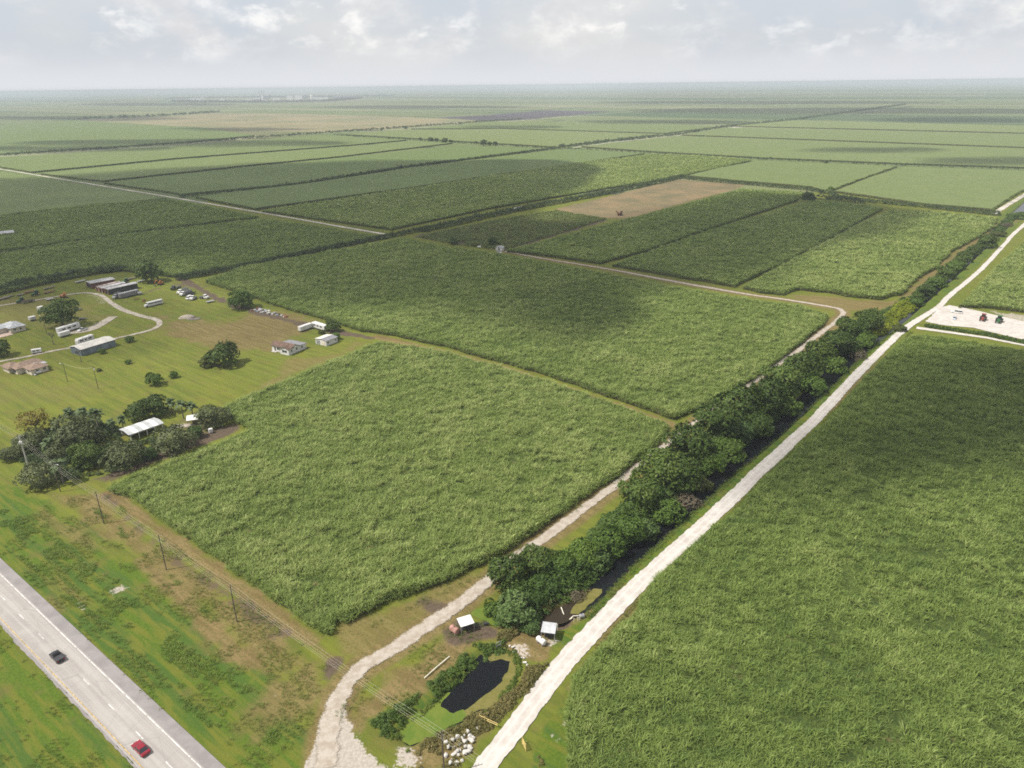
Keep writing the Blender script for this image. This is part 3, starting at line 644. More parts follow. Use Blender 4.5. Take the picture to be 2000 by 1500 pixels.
# ================================================================== cane, hedges, weeds (many plants: one object per field)
def scatter_group():
    g = bpy.data.node_groups.new('plant_scatter', 'GeometryNodeTree')
    g.interface.new_socket('Geometry', in_out='INPUT', socket_type='NodeSocketGeometry')
    g.interface.new_socket('Geometry', in_out='OUTPUT', socket_type='NodeSocketGeometry')
    N = g.nodes.new; L = g.links.new
    i = N('NodeGroupInput'); o = N('NodeGroupOutput')
    def named(nm, t):
        a = N('GeometryNodeInputNamedAttribute'); a.data_type = t; a.inputs['Name'].default_value = nm
        return [s for s in a.outputs if s.enabled and s.name == 'Attribute'][0]
    kid = named('plant_id', 'INT')
    def cmp(op):
        c = N('FunctionNodeCompare'); c.data_type = 'INT'; c.operation = op
        a = [s for s in c.inputs if s.identifier == 'A_INT'][0]; b = [s for s in c.inputs if s.identifier == 'B_INT'][0]
        L(kid, a); b.default_value = 0; return c.outputs[0]
    def sepn(sel):
        s = N('GeometryNodeSeparateGeometry'); s.domain = 'POINT'; L(i.outputs[0], s.inputs[0]); L(sel, s.inputs[1]); return s.outputs[0]
    body = sepn(cmp('EQUAL')); tmpl = sepn(cmp('GREATER_THAN')); pts = sepn(cmp('LESS_THAN'))
    sp = N('GeometryNodeSplitToInstances'); sp.domain = 'POINT'; L(tmpl, sp.inputs['Geometry' if 'Geometry' in sp.inputs else 0])
    L(kid, sp.inputs['Group ID'])
    mp_ = N('GeometryNodeMeshToPoints'); L(pts, mp_.inputs[0])
    ip = N('GeometryNodeInstanceOnPoints'); L(mp_.outputs[0], ip.inputs['Points']); L(sp.outputs[0], ip.inputs['Instance'])
    ip.inputs['Pick Instance'].default_value = True
    L(named('variant', 'INT'), ip.inputs['Instance Index']); L(named('turn', 'FLOAT_VECTOR'), ip.inputs['Rotation']); L(named('size', 'FLOAT'), ip.inputs['Scale'])
    j = N('GeometryNodeJoinGeometry'); L(body, j.inputs[0]); L(ip.outputs[0], j.inputs[0]); L(j.outputs[0], o.inputs[0])
    return g
SCAT = scatter_group()

def scatter_obj(name, bv, bf, bmi, mats, templates, tmat, pts, sc, var, rot, tint):
    """one mesh: body + a few plant templates + plant positions; nodes set a plant at each position"""
    V = [np.asarray(bv, float).reshape(-1, 3)] if len(bv) else []; F = [tuple(q) for q in bf]; MI = list(bmi)
    n0 = len(V[0]) if V else 0; kid = [0]*n0
    for t, (tv, tf) in enumerate(templates):
        V.append(np.asarray(tv, float)); F += [tuple(a+n0 for a in q) for q in tf]; MI += [tmat]*len(tf); kid += [t+1]*len(tv); n0 += len(tv)
    V.append(pts); kid += [-1]*len(pts); allv = np.vstack(V)
    me = bpy.data.meshes.new(name); me.from_pydata(allv.tolist(), [], F)
    for q in mats: me.materials.append(q)
    me.polygons.foreach_set('material_index', np.asarray(MI, np.int32))
    np_ = len(pts); z = len(allv)-np_
    def at(nm, t, key, a): x = me.attributes.new(nm, t, 'POINT'); x.data.foreach_set(key, a)
    at('plant_id', 'INT', 'value', np.asarray(kid, np.int32))
    at('variant', 'INT', 'value', np.r_[np.zeros(z), var].astype(np.int32))
    at('size', 'FLOAT', 'value', np.r_[np.ones(z), sc].astype(np.float32))
    at('tint', 'FLOAT', 'value', np.r_[np.zeros(z), tint].astype(np.float32))
    at('turn', 'FLOAT_VECTOR', 'vector', np.vstack([np.zeros((z, 3)), rot]).ravel().astype(np.float32))
    me.update()
    o = bpy.data.objects.new(name, me); COL.objects.link(o)
    md = o.modifiers.new('plants', 'NODES'); md.node_group = SCAT
    return o

def cane_tuft(seed, n=15, L=1.75, w=.10, spread=1.0):
    rg = random.Random(seed); V = []; F = []
    for i in range(n):
        a = rg.uniform(0, 6.283); l = L*rg.uniform(.65, 1.15); e = rg.uniform(.9, 1.45); r0 = rg.uniform(0, .38)*spread
        x, y, z = r0*math.cos(a+1), r0*math.sin(a+1), rg.uniform(-.1, .35); b = len(V)
        sx, sy = -math.sin(a), math.cos(a); bend = rg.uniform(.45, .95); N = 4
        for k in range(N+1):
            t = k/N; ww = w*(1-t**2.2)*.5+.008; V += [(x-sx*ww, y-sy*ww, z), (x+sx*ww, y+sy*ww, z)]
            st_ = l/N; x += math.cos(a)*math.cos(e)*st_; y += math.sin(a)*math.cos(e)*st_; z += math.sin(e)*st_; e -= bend*(.35+t)
        F += [(b+2*k, b+2*k+1, b+2*k+3, b+2*k+2) for k in range(N)]
    return V, F
def bush_tuft(seed, n=34, r=.75, h=1.0, leaf=.26):
    rg = random.Random(seed); V = []; F = []
    for i in range(n):
        a = rg.uniform(0, 6.283); q = rg.random()**.5*r; z = h*(1-.75*(q/r)**2)*rg.uniform(.35, 1.05)
        c = Vector((q*math.cos(a), q*math.sin(a), z)); nn = Vector((math.cos(a)*q, math.sin(a)*q, rg.uniform(.2, 1.1)*r)).normalized()
        nn = (nn+Vector((rg.uniform(-.6, .6), rg.uniform(-.6, .6), rg.uniform(-.4, .4)))).normalized()
        u = nn.orthogonal().normalized(); u = (Matrix.Rotation(rg.uniform(0, 6.28), 3, nn) @ u); w = nn.cross(u); s = leaf*rg.uniform(.6, 1.3); b = len(V)
        V += [c-u*s, c+w*s*.55-nn*s*.15, c+u*s, c-w*s*.55-nn*s*.15]; F.append((b, b+1, b+2, b+3))
    return [tuple(p) for p in V], F
TUFTS = [cane_tuft(s) for s in range(6)]
BUSH = [bush_tuft(s) for s in range(5)]
TUFT_FAR = [cane_tuft(s+50, 14, 1.75, .16) for s in range(4)]

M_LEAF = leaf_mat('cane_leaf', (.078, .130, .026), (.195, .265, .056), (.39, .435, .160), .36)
k = NT('cane_canopy'); p = k.pos(); f1 = k.noise(p, .55, 5, .7); f2 = k.noise(p, 2.2, 4, .7)
cc = k.mix(k.maprange(f1, .35, .65), (.050, .078, .017), (.100, .135, .030)); cc = k.mix(k.maprange(f2, .42, .66, 0, .7), cc, (.014, .022, .008)); cc = k.mix(k.maprange(k.noise(p, .3, 3, .6), .62, .72, 0, .6), cc, (.16, .115, .055))
M_CAN = k.done(k.bsdf(cc, .85, k.bump(k.math('ADD', f1, f2), .6, 1), 0, .1))
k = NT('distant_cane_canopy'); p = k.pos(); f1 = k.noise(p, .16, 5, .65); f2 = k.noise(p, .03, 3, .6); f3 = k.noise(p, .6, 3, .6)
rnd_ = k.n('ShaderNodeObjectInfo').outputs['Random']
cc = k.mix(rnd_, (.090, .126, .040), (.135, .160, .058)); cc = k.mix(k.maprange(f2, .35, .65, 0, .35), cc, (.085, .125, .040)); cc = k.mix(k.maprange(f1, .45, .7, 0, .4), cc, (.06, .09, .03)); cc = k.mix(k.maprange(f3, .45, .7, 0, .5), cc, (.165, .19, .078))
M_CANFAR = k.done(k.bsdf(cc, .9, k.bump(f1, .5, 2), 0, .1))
k = NT('cane_stalks'); p = k.pos(); f1 = k.noise(k.mapping(p, (3, 3, .25)), 1.0, 4, .7)
cc = k.mix(k.maprange(f1, .35, .65), (.030, .034, .014), (.10, .095, .045)); M_STK = k.done(k.bsdf(cc, .9, k.bump(f1, .4, 1), 0, .1))

n_inst = 0
def cane(pts_px, label, h=2.9, tint0=.5, seed=0, edge=1.5, dens=1.0, inset=None, z=0.0):
    global n_inst
    poly = W(pts_px); D0 = np.linalg.norm(np.r_[poly.mean(0), CAM_H])
    dmin = min(np.linalg.norm(np.r_[q, CAM_H]) for q in poly)
    q = resample(poly, float(np.clip(dmin/110, 1.6, 30)), True)
    if seed is not None:
        amp = edge*(.7 if dmin < 900 else 2.0); q = q+np.c_[fbm(q[:, 0], q[:, 1], 7, 3, seed)-.5, fbm(q[:, 0]+99, q[:, 1], 7, 3, seed)-.5]*2*amp
    ar = .5*np.sum(q[:, 0]*np.roll(q[:, 1], -1)-np.roll(q[:, 0], -1)*q[:, 1])
    if ar < 0: q = q[::-1]
    ins_ = float(np.clip(dmin/260, 1.0, 4.5)) if inset is None else inset
    t_ = np.roll(q, -1, 0)-np.roll(q, 1, 0); t_ /= np.linalg.norm(t_, axis=1)[:, None]+1e-9; q = q+np.c_[-t_[:, 1], t_[:, 0]]*ins_
    n = len(q); hs = h-(1.15 if dmin <= 830 else .3)
    tri = tessellate_polygon([[Vector((a, b, 0)) for a, b in q]]); F = []
    for a, b, c in tri:
        cr = (q[b][0]-q[a][0])*(q[c][1]-q[a][1])-(q[b][1]-q[a][1])*(q[c][0]-q[a][0])
        F.append((a+n, b+n, c+n) if cr > 0 else (a+n, c+n, b+n))
    MI = [0]*len(F)
    for i in range(n): F.append((i, (i+1) % n, n+(i+1) % n, n+i)); MI.append(1)
    BV = np.vstack([np.c_[q, np.full(n, z-.3)], np.c_[q, np.full(n, hs)]])
    # plant positions: spacing opens with distance from where the place is seen
    x0, y0 = q.min(0); x1, y1 = q.max(0)
    P_ = []; S_ = []
    bands = [(0, 230, .78, 1.0), (230, 330, .9, 1.0), (330, 460, 1.1, 1.12), (460, 620, 1.4, 1.3), (620, 820, 1.9, 1.55), (820, 1150, 2.5, 1.9), (1150, 1700, 3.4, 2.4)]; isfar = dmin > 830
    for d0, d1, s, sc in bands:
        s /= dens**.5
        if d1 < dmin-5: continue
        xs = np.arange(x0, x1, s); ys = np.arange(y0, y1, s)
        if isfar or len(xs)*len(ys) > 6e6: continue
        GX, GY = np.meshgrid(xs, ys); GX = GX+RNG.uniform(-.55, .55, GX.shape)*s; GY = GY+RNG.uniform(-.55, .55, GY.shape)*s
        dd = np.sqrt(GX**2+GY**2+CAM_H**2); kx = (dd >= d0) & (dd < d1)
        # keep to what could be seen from about the viewpoint
        kx &= (np.abs(GX) < .80*GY+90)
        gx_, gy_ = GX[kx], GY[kx]
        if not len(gx_): continue
        ins = inside(gx_, gy_, q); gx_, gy_ = gx_[ins], gy_[ins]
        P_.append(np.c_[gx_, gy_]); S_.append(np.full(len(gx_), sc))
    if not P_: P_, S_ = [np.zeros((0, 2))], [np.zeros(0)]
    pts = np.vstack(P_); sc = np.concatenate(S_)
    big = fbm(pts[:, 0], pts[:, 1], 22, 4, seed+3); med = fbm(pts[:, 0], pts[:, 1], 4.5, 3, seed+4); m2 = fbm(pts[:, 0], pts[:, 1], 1.9, 2, seed+6)
    zz = hs-.2-.5*np.minimum(sc-1, .8)+(med-.5)*1.5+(m2-.5)*1.2+(big-.5)*.5
    hole = smooth(.66, .74, fbm(pts[:, 0], pts[:, 1], 3.2, 3, seed+21)); keep = RNG.random(len(pts)) > .04+.85*hole
    gaps = (fbm(pts[:, 0], pts[:, 1], 7, 3, seed+8) > .70)
    zz = np.where(gaps, zz-.8, zz)
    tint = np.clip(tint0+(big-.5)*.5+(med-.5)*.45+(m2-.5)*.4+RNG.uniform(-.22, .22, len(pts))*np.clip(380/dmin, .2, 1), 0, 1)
    # a wall of leaning leaves along the margin
    es = float(np.clip(dmin/240, .65, 5)); e = resample(q, es, True); e = np.vstack([e+RNG.normal(0, .25, e.shape) for _ in range(3)])
    ed = np.sqrt((e**2).sum(1)+CAM_H**2); vis = np.abs(e[:, 0]) < .8*e[:, 1]+90; e = e[vis]
    ez = RNG.uniform(.0, hs-(.5 if dmin <= 830 else 1.4), len(e)); escale = np.full(len(e), 1.05*np.clip(dmin/500, 1, 1.5))
    pts3 = np.vstack([np.c_[pts, zz][keep], np.c_[e, ez]])
    sc = np.r_[(sc*RNG.uniform(.75, 1.25, len(sc)))[keep], escale*RNG.uniform(.7, 1.1, len(e))]
    tint = np.r_[tint[keep], np.clip(tint0-.12+RNG.uniform(-.2, .2, len(e)), 0, 1)]
    # lean a little with the wind
    rot = np.c_[RNG.normal(0, .16, len(pts3)), RNG.normal(.05, .16, len(pts3)), RNG.uniform(0, 6.28, len(pts3))]
    tm = TUFTS if dmin < 420 else TUFT_FAR
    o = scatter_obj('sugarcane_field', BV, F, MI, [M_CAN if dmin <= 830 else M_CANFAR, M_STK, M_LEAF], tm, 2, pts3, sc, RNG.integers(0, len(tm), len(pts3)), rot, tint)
    n_inst += len(pts3)
    return tag(o, label, 'cane field', 'fields of standing sugarcane', 'stuff')

T = 2.6
# near and middle fields
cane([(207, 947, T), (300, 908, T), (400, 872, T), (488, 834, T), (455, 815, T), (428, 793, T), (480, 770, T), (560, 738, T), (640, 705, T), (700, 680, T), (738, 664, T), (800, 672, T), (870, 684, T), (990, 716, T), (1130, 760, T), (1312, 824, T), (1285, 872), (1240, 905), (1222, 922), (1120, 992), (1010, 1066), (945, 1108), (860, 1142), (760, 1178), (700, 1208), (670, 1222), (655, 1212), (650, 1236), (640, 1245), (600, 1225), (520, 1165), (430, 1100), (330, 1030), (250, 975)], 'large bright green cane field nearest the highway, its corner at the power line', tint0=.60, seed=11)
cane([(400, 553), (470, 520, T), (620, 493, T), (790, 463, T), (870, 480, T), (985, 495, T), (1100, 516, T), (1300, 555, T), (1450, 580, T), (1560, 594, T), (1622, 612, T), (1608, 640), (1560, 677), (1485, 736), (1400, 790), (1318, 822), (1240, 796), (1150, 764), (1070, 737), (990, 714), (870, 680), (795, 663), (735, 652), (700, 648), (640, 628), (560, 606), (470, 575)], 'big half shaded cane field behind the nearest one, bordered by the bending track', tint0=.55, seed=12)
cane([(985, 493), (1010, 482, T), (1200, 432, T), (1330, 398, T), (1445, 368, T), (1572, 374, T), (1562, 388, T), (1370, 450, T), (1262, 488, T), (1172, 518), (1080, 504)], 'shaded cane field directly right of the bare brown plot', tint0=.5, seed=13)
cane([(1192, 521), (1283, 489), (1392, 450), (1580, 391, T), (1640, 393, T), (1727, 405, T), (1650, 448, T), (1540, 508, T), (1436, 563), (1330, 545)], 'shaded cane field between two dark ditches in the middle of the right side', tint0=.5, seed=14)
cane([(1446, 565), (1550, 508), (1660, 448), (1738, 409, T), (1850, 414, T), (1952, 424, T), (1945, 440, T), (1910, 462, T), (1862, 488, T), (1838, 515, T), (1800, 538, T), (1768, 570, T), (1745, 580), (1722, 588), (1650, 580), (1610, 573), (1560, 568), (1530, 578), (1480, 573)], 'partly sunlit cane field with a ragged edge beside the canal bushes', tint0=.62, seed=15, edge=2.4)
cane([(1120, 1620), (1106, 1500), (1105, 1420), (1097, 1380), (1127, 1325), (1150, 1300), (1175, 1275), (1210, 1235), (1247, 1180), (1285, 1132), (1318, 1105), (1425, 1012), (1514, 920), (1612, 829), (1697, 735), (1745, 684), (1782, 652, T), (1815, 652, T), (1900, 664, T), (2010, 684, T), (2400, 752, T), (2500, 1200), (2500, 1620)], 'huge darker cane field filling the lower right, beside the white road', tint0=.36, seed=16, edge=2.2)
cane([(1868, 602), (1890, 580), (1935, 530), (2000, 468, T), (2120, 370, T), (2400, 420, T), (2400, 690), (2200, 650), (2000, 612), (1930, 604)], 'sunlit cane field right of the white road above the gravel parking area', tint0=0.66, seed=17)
# beyond
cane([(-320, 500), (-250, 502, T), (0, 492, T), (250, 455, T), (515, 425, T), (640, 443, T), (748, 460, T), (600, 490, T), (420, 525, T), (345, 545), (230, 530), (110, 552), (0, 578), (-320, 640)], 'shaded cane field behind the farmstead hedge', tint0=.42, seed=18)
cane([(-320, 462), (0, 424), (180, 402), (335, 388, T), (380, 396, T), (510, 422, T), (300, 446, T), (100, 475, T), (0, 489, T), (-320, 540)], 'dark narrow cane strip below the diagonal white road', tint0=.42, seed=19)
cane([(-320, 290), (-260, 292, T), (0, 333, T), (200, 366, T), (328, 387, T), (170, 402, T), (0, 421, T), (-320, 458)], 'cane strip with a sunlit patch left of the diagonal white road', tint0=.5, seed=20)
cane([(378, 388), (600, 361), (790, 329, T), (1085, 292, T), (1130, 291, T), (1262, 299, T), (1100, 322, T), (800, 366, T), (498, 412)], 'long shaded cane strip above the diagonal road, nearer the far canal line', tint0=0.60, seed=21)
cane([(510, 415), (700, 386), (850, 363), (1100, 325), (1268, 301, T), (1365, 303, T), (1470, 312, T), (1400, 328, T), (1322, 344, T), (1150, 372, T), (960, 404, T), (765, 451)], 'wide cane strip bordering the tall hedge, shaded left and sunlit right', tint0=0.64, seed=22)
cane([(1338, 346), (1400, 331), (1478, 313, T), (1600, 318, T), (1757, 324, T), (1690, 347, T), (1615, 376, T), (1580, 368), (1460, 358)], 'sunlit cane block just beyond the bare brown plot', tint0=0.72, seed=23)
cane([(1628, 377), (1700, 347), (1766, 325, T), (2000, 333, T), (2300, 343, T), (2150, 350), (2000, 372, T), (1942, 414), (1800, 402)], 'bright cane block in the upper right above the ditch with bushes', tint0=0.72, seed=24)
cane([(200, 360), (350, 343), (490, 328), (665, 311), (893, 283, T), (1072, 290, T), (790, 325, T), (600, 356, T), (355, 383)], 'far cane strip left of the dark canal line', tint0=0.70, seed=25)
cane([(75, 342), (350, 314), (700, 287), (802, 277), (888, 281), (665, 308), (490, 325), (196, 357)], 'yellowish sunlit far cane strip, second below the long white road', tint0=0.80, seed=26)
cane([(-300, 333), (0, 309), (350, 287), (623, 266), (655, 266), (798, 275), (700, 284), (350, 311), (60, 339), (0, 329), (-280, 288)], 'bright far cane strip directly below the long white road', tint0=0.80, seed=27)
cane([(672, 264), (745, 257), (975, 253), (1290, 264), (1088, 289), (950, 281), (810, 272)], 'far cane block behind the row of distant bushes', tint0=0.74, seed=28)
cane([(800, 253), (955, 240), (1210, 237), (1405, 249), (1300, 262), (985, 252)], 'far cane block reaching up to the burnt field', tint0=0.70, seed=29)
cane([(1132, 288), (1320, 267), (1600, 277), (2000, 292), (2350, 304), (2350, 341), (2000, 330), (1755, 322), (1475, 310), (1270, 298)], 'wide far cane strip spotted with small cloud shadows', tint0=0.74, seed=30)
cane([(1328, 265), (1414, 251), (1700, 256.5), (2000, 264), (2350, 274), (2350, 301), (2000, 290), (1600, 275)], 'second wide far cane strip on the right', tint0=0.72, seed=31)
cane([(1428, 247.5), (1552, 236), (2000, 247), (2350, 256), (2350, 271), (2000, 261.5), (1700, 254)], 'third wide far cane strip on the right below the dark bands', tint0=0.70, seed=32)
cane([(-300, 322), (0, 303), (350, 280), (500, 266), (400, 251), (270, 243), (150, 236), (-300, 262)], 'far cane field left of the brown harvested one', tint0=0.74, seed=33)
print('cane plants', n_inst)

# ------------------------------------------------------------------ hedges, reeds and weeds
def plants(name, label, cat, areas, lm, temps, s, size, h=(0, 0), seed=0, body=None, thr=None, tint0=.5, kind='stuff', zf=True, ns=5):
    """areas: ('poly', px) or ('line', px, halfwidth); plants at spacing s; h = height range above ground"""
    P_ = []; HH = []
    for a in areas:
        g = W(a[1])
        mg = a[2] if a[0] == 'line' else 0
        x0, y0 = g.min(0)-mg; x1, y1 = g.max(0)+mg
        GX, GY = np.meshgrid(np.arange(x0, x1, s), np.arange(y0, y1, s))
        GX = (GX+RNG.uniform(-.5, .5, GX.shape)*s).ravel(); GY = (GY+RNG.uniform(-.5, .5, GY.shape)*s).ravel()
        if a[0] == 'line':
            d = line_dist(GX, GY, g)+(fbm(GX, GY, 4, 3, seed)-.5)*mg*1.1; kx = d < mg; rel = 1-np.clip(d/mg, 0, 1)**2
        else:
            d = sdf(GX, GY, g)+(fbm(GX, GY, 3.5, 3, seed)-.5)*1.6; kx = d < 0; rel = np.clip(-d/2.5, 0, 1)
        if thr is not None: kx &= fbm(GX, GY, ns, 3, seed+1) > thr
        P_.append(np.c_[GX, GY][kx]); HH.append(rel[kx])
    pts = np.vstack(P_); rel = np.concatenate(HH); n = len(pts)
    gz = np.array([ground_z(*p_) if (NX0 < p_[0] < NX1 and NY0 < p_[1] < NY1) else 0 for p_ in pts]) if zf else np.zeros(n)
    top = h[0]+(h[1]-h[0])*rel*(.6+.8*fbm(pts[:, 0], pts[:, 1], 5, 3, seed+2))
    zz = gz+top*RNG.random(n)**.5 if h[1] > 0 else gz
    sc = size*RNG.uniform(.65, 1.35, n)
    rot = np.c_[RNG.normal(0, .2, n), RNG.normal(0, .2, n), RNG.uniform(0, 6.28, n)]
    tint = np.clip(tint0+(fbm(pts[:, 0], pts[:, 1], 7, 3, seed+4)-.5)*.9+RNG.uniform(-.25, .25, n), 0, 1)
    o = scatter_obj(name, [], [], [], [lm], temps, 0, np.c_[pts, zz], sc, RNG.integers(0, len(temps), n), rot, tint)
    return tag(o, label, cat, kind=kind)
L_WEED = leaf_mat('weed_leaf', (.030, .064, .010), (.062, .108, .016), (.105, .150, .024), .25)
L_VERGE = leaf_mat('ditch_weed_leaf', (.070, .125, .015), (.11, .175, .024), (.16, .225, .04), .25)
L_DRY = leaf_mat('dry_weed_leaf', (.085, .085, .02), (.155, .135, .042), (.24, .19, .08), .25)
L_HEDGE = leaf_mat('hedge_leaf', (.028, .048, .013), (.058, .088, .022), (.110, .140, .036), .22)
L_YEL = leaf_mat('yellow_bush_leaf', (.10, .14, .008), (.20, .24, .012), (.30, .31, .03), .3)
L_GRASS = leaf_mat('verge_grass_leaf', (.06, .10, .012), (.11, .155, .02), (.19, .19, .05), .3)
GR = [cane_tuft(s+90, 12, .7, .06) for s in range(4)]

plants('weeds', 'rank dark green weeds along the roadside ditches', 'weeds', [('line', [(0, 1000), (110, 1075), (215, 1145)], 3.0), ('line', [(215, 1165), (330, 1260), (450, 1350), (560, 1435)], 3.0), ('line', [(30, 1080), (190, 1215), (330, 1340), (470, 1470)], .7), ('line', [(190, 1000), (300, 1100), (420, 1210)], 1.0)], L_VERGE, GR, .6, .9, (.0, .0), 3, thr=.57, tint0=.7)
plants('weeds', 'low tufts on the grass strip between power line and highway', 'weeds', [('poly', [(60, 985), (205, 960), (640, 1295), (610, 1420), (520, 1500), (440, 1500), (0, 1085)])], L_GRASS, GR, .85, .8, (0, 0), 5, thr=.54, tint0=.65)
plants('weeds', 'rough grass tufts on the highway median', 'weeds', [('poly', [(0, 1225), (262, 1500), (262, 1560), (-120, 1560), (-120, 1225)])], L_GRASS, GR, .7, .62, (0, 0), 7, thr=.5, tint0=.6)
plants('reeds', 'tall lush green weeds on the track side of the pond', 'reeds', [('poly', [(722, 1408), (800, 1362), (870, 1308), (930, 1258), (990, 1250), (990, 1278), (940, 1292), (905, 1318), (870, 1350), (830, 1385), (790, 1412), (770, 1442), (735, 1438)])], L_WEED, BUSH, .7, .8, (.0, 1.3), 9, tint0=.6, thr=.36)
plants('reeds', 'yellowish green scrub between the pond and the white road', 'reeds', [('poly', [(905, 1408), (960, 1378), (1012, 1335), (1030, 1298), (1072, 1296), (1045, 1335), (960, 1425), (905, 1440), (850, 1440)])], L_DRY, BUSH, .6, .75, (.0, .7), 11, tint0=.3)
plants('reeds', 'brown and green scrub round the white rubble pile', 'reeds', [('poly', [(830, 1440), (900, 1420), (935, 1430), (900, 1500), (830, 1530), (790, 1500), (815, 1460)]), ('line', [(1030, 1480), (1010, 1540)], 3)], L_DRY, BUSH, .85, .7, (.0, .3), 13, thr=.45, tint0=.4)
plants('reeds', 'olive reeds on the tree side of the muddy canal end', 'reeds', [('line', [(1040, 1205), (1075, 1180), (1115, 1165), (1150, 1148)], 1.3), ('line', [(985, 1245), (1010, 1230), (1030, 1195)], 1.4)], L_DRY, BUSH, .5, .8, (.2, 1.1), 15, tint0=.2)
plants('grass', 'green grass on the bank between canal and white road', 'grass', [('line', [(1152, 1200), (1240, 1105), (1345, 1010), (1438, 922), (1540, 828), (1640, 742), (1694, 688), (1750, 640)], 1.2)], L_GRASS, GR, .55, .75, (0, 0), 17, tint0=.2)
plants('grass', 'green grass strip between the white road and the big right hand cane field', 'grass', [('line', [(1122, 1326), (1176, 1256), (1252, 1168), (1312, 1106), (1419, 1012), (1508, 920), (1606, 829), (1697, 732), (1780, 649)], .7)], L_GRASS, GR, .6, .75, (0, 0), 19, tint0=.25)
plants('grass', 'tufts along the rutted track and the cane edge', 'grass', [('line', [(690, 1240), (860, 1160), (950, 1120), (1100, 1010), (1230, 920)], 1.0), ('line', [(700, 1390), (800, 1310), (900, 1245)], 5)], L_GRASS, GR, .9, .75, (0, 0), 21, thr=.5, tint0=.6)
plants('undergrowth', 'dense green undergrowth below the canal tree row', 'undergrowth', [('line', [(1010, 1205), (1060, 1150), (1110, 1120), (1160, 1080), (1220, 1020), (1290, 965), (1360, 900), (1440, 832), (1520, 765), (1590, 712), (1650, 665), (1690, 642)], 5.2)], L_WEED, BUSH, .8, 1.25, (.5, 4.4), 23, tint0=.42)
plants('undergrowth', 'low brush on the canal bank above the road junction', 'undergrowth', [('line', [(1700, 640), (1740, 612), (1800, 575), (1850, 530), (1900, 490), (1945, 455), (1985, 415)], 4)], L_WEED, BUSH, 1.1, 1.3, (.2, 1.3), 25, tint0=.5, thr=.36)
plants('undergrowth', 'shaded brush filling the gaps of the roadside grove', 'undergrowth', [('poly', [(40, 900), (70, 850), (150, 815), (230, 835), (240, 870), (330, 850), (300, 890), (210, 925), (120, 940)])], L_HEDGE, BUSH, 1.0, 1.2, (.1, 1.2), 26, tint0=.4, thr=.4)
plants('reeds', 'thin weeds hanging over the duckweed edge of the pond', 'reeds', [('line', [(772, 1442), (830, 1385), (880, 1345), (918, 1300), (958, 1268), (1004, 1274), (1014, 1302), (998, 1342), (955, 1382), (905, 1408), (840, 1440), (800, 1458)], .9)], L_GRASS, BUSH, .45, .5, (0, .5), 28, tint0=.3, thr=.4)
plants('undergrowth', 'brush leaning over the dark canal below the tree row', 'undergrowth', [('line', [(1100, 1160), (1150, 1118), (1195, 1075), (1290, 992), (1385, 905), (1470, 840), (1520, 798)], 2.6)], L_WEED, BUSH, .75, 1.1, (.4, 2.6), 24, tint0=.5)
plants('yellow_bush', 'bright yellow green scrambling bush on the canal by the road junction', 'bush', [('line', [(1710, 648), (1740, 622), (1765, 602), (1785, 590)], 4.2)], L_YEL, BUSH, .6, 1.0, (.6, 2.8), 27)
plants('undergrowth', 'dark grassy bank with tall weeds between parking area and shaded cane', 'undergrowth', [('line', [(1812, 638), (1860, 645), (1930, 655), (2000, 670), (2200, 712)], 1.8)], L_WEED, BUSH, .8, 1.0, (.2, 1.2), 29, tint0=.4)
plants('weeds', 'weedy overgrown plot between the hedge and the bare brown plot', 'weeds', [('poly', [(815, 463), (960, 432), (1085, 412), (1185, 428), (1085, 458), (990, 487), (940, 484), (880, 476)])], leaf_mat('old_cane_leaf', (.075, .10, .025), (.13, .165, .04), (.20, .22, .07), .25), BUSH, 1.3, 1.3, (0, .8), 31, thr=.33)
0 and plants('weeds', 'thin stubble and weeds on the bare brown plot', 'weeds', [('poly', [(1250, 372), (1325, 350), (1455, 360), (1440, 370), (1340, 392)])], L_DRY, BUSH, 4, .9, (0, 0), 33, thr=.5)
H = 'hedge'
def hedge(line, w, hh, label, seed, s=1.3, size=1.5, m_=None): return plants('hedge', label, 'hedge', [('line', line, w)], m_ or L_HEDGE, BUSH, s, size, (1.0, hh), seed, kind='stuff', tint0=.45)
hedge([(350, 546), (470, 525), (600, 496), (760, 464), (835, 448)], 3.2, 3.6, 'dark hedge running from the truck yard up to the track crossing', 41)
hedge([(830, 452), (1000, 414), (1150, 386), (1250, 366), (1335, 347)], 4.2, 4.6, 'tall dark hedge continuing past the weedy plot to its far corner', 43, 1.8, 1.9)
hedge([(-140, 596), (0, 572), (60, 557), (105, 550)], 4.5, 5.5, 'dark hedge behind the left end of the farmyard', 45)
hedge([(108, 548), (160, 538), (215, 531), (240, 528)], 3.5, 5, 'dark hedge behind the farm sheds', 47)
hedge([(355, 386), (500, 372), (600, 358.5), (790, 328), (1082, 291.5)], 3, 3.2, 'long dark hedge line along the far canal', 49, 2.6, 2.4)
hedge([(1085, 290.5), (1200, 276), (1320, 264.3), (1412, 249.5), (1552, 234.5), (1768, 204.5)], 4, 3.4, 'dark hedge beside the far white road', 51, 6, 5)
hedge([(655, 264.5), (810, 274), (950, 283), (1088, 291), (1240, 298), (1475, 311.5), (1755, 324), (2000, 332), (2300, 343)], 2.6, 2.6, 'dark ditch line crossing the far fields from side to side', 53, 4.5, 3)
hedge([(1340, 350), (1460, 361), (1580, 372), (1630, 380)], 4, 3, 'olive hedge along the far side of the bare plot', 55, 1.8, 1.7)
hedge([(1625, 384), (1700, 395), (1800, 405), (1945, 420)], 4.5, 3, 'hedge of reeds along the ditch below the bright upper right cane', 57, 1.8, 1.7)
hedge([(1598, 388), (1640, 392), (1682, 397)], 3.6, 5, 'short row of dark bushes at the corner of two cane fields', 59, 1.6, 1.7)
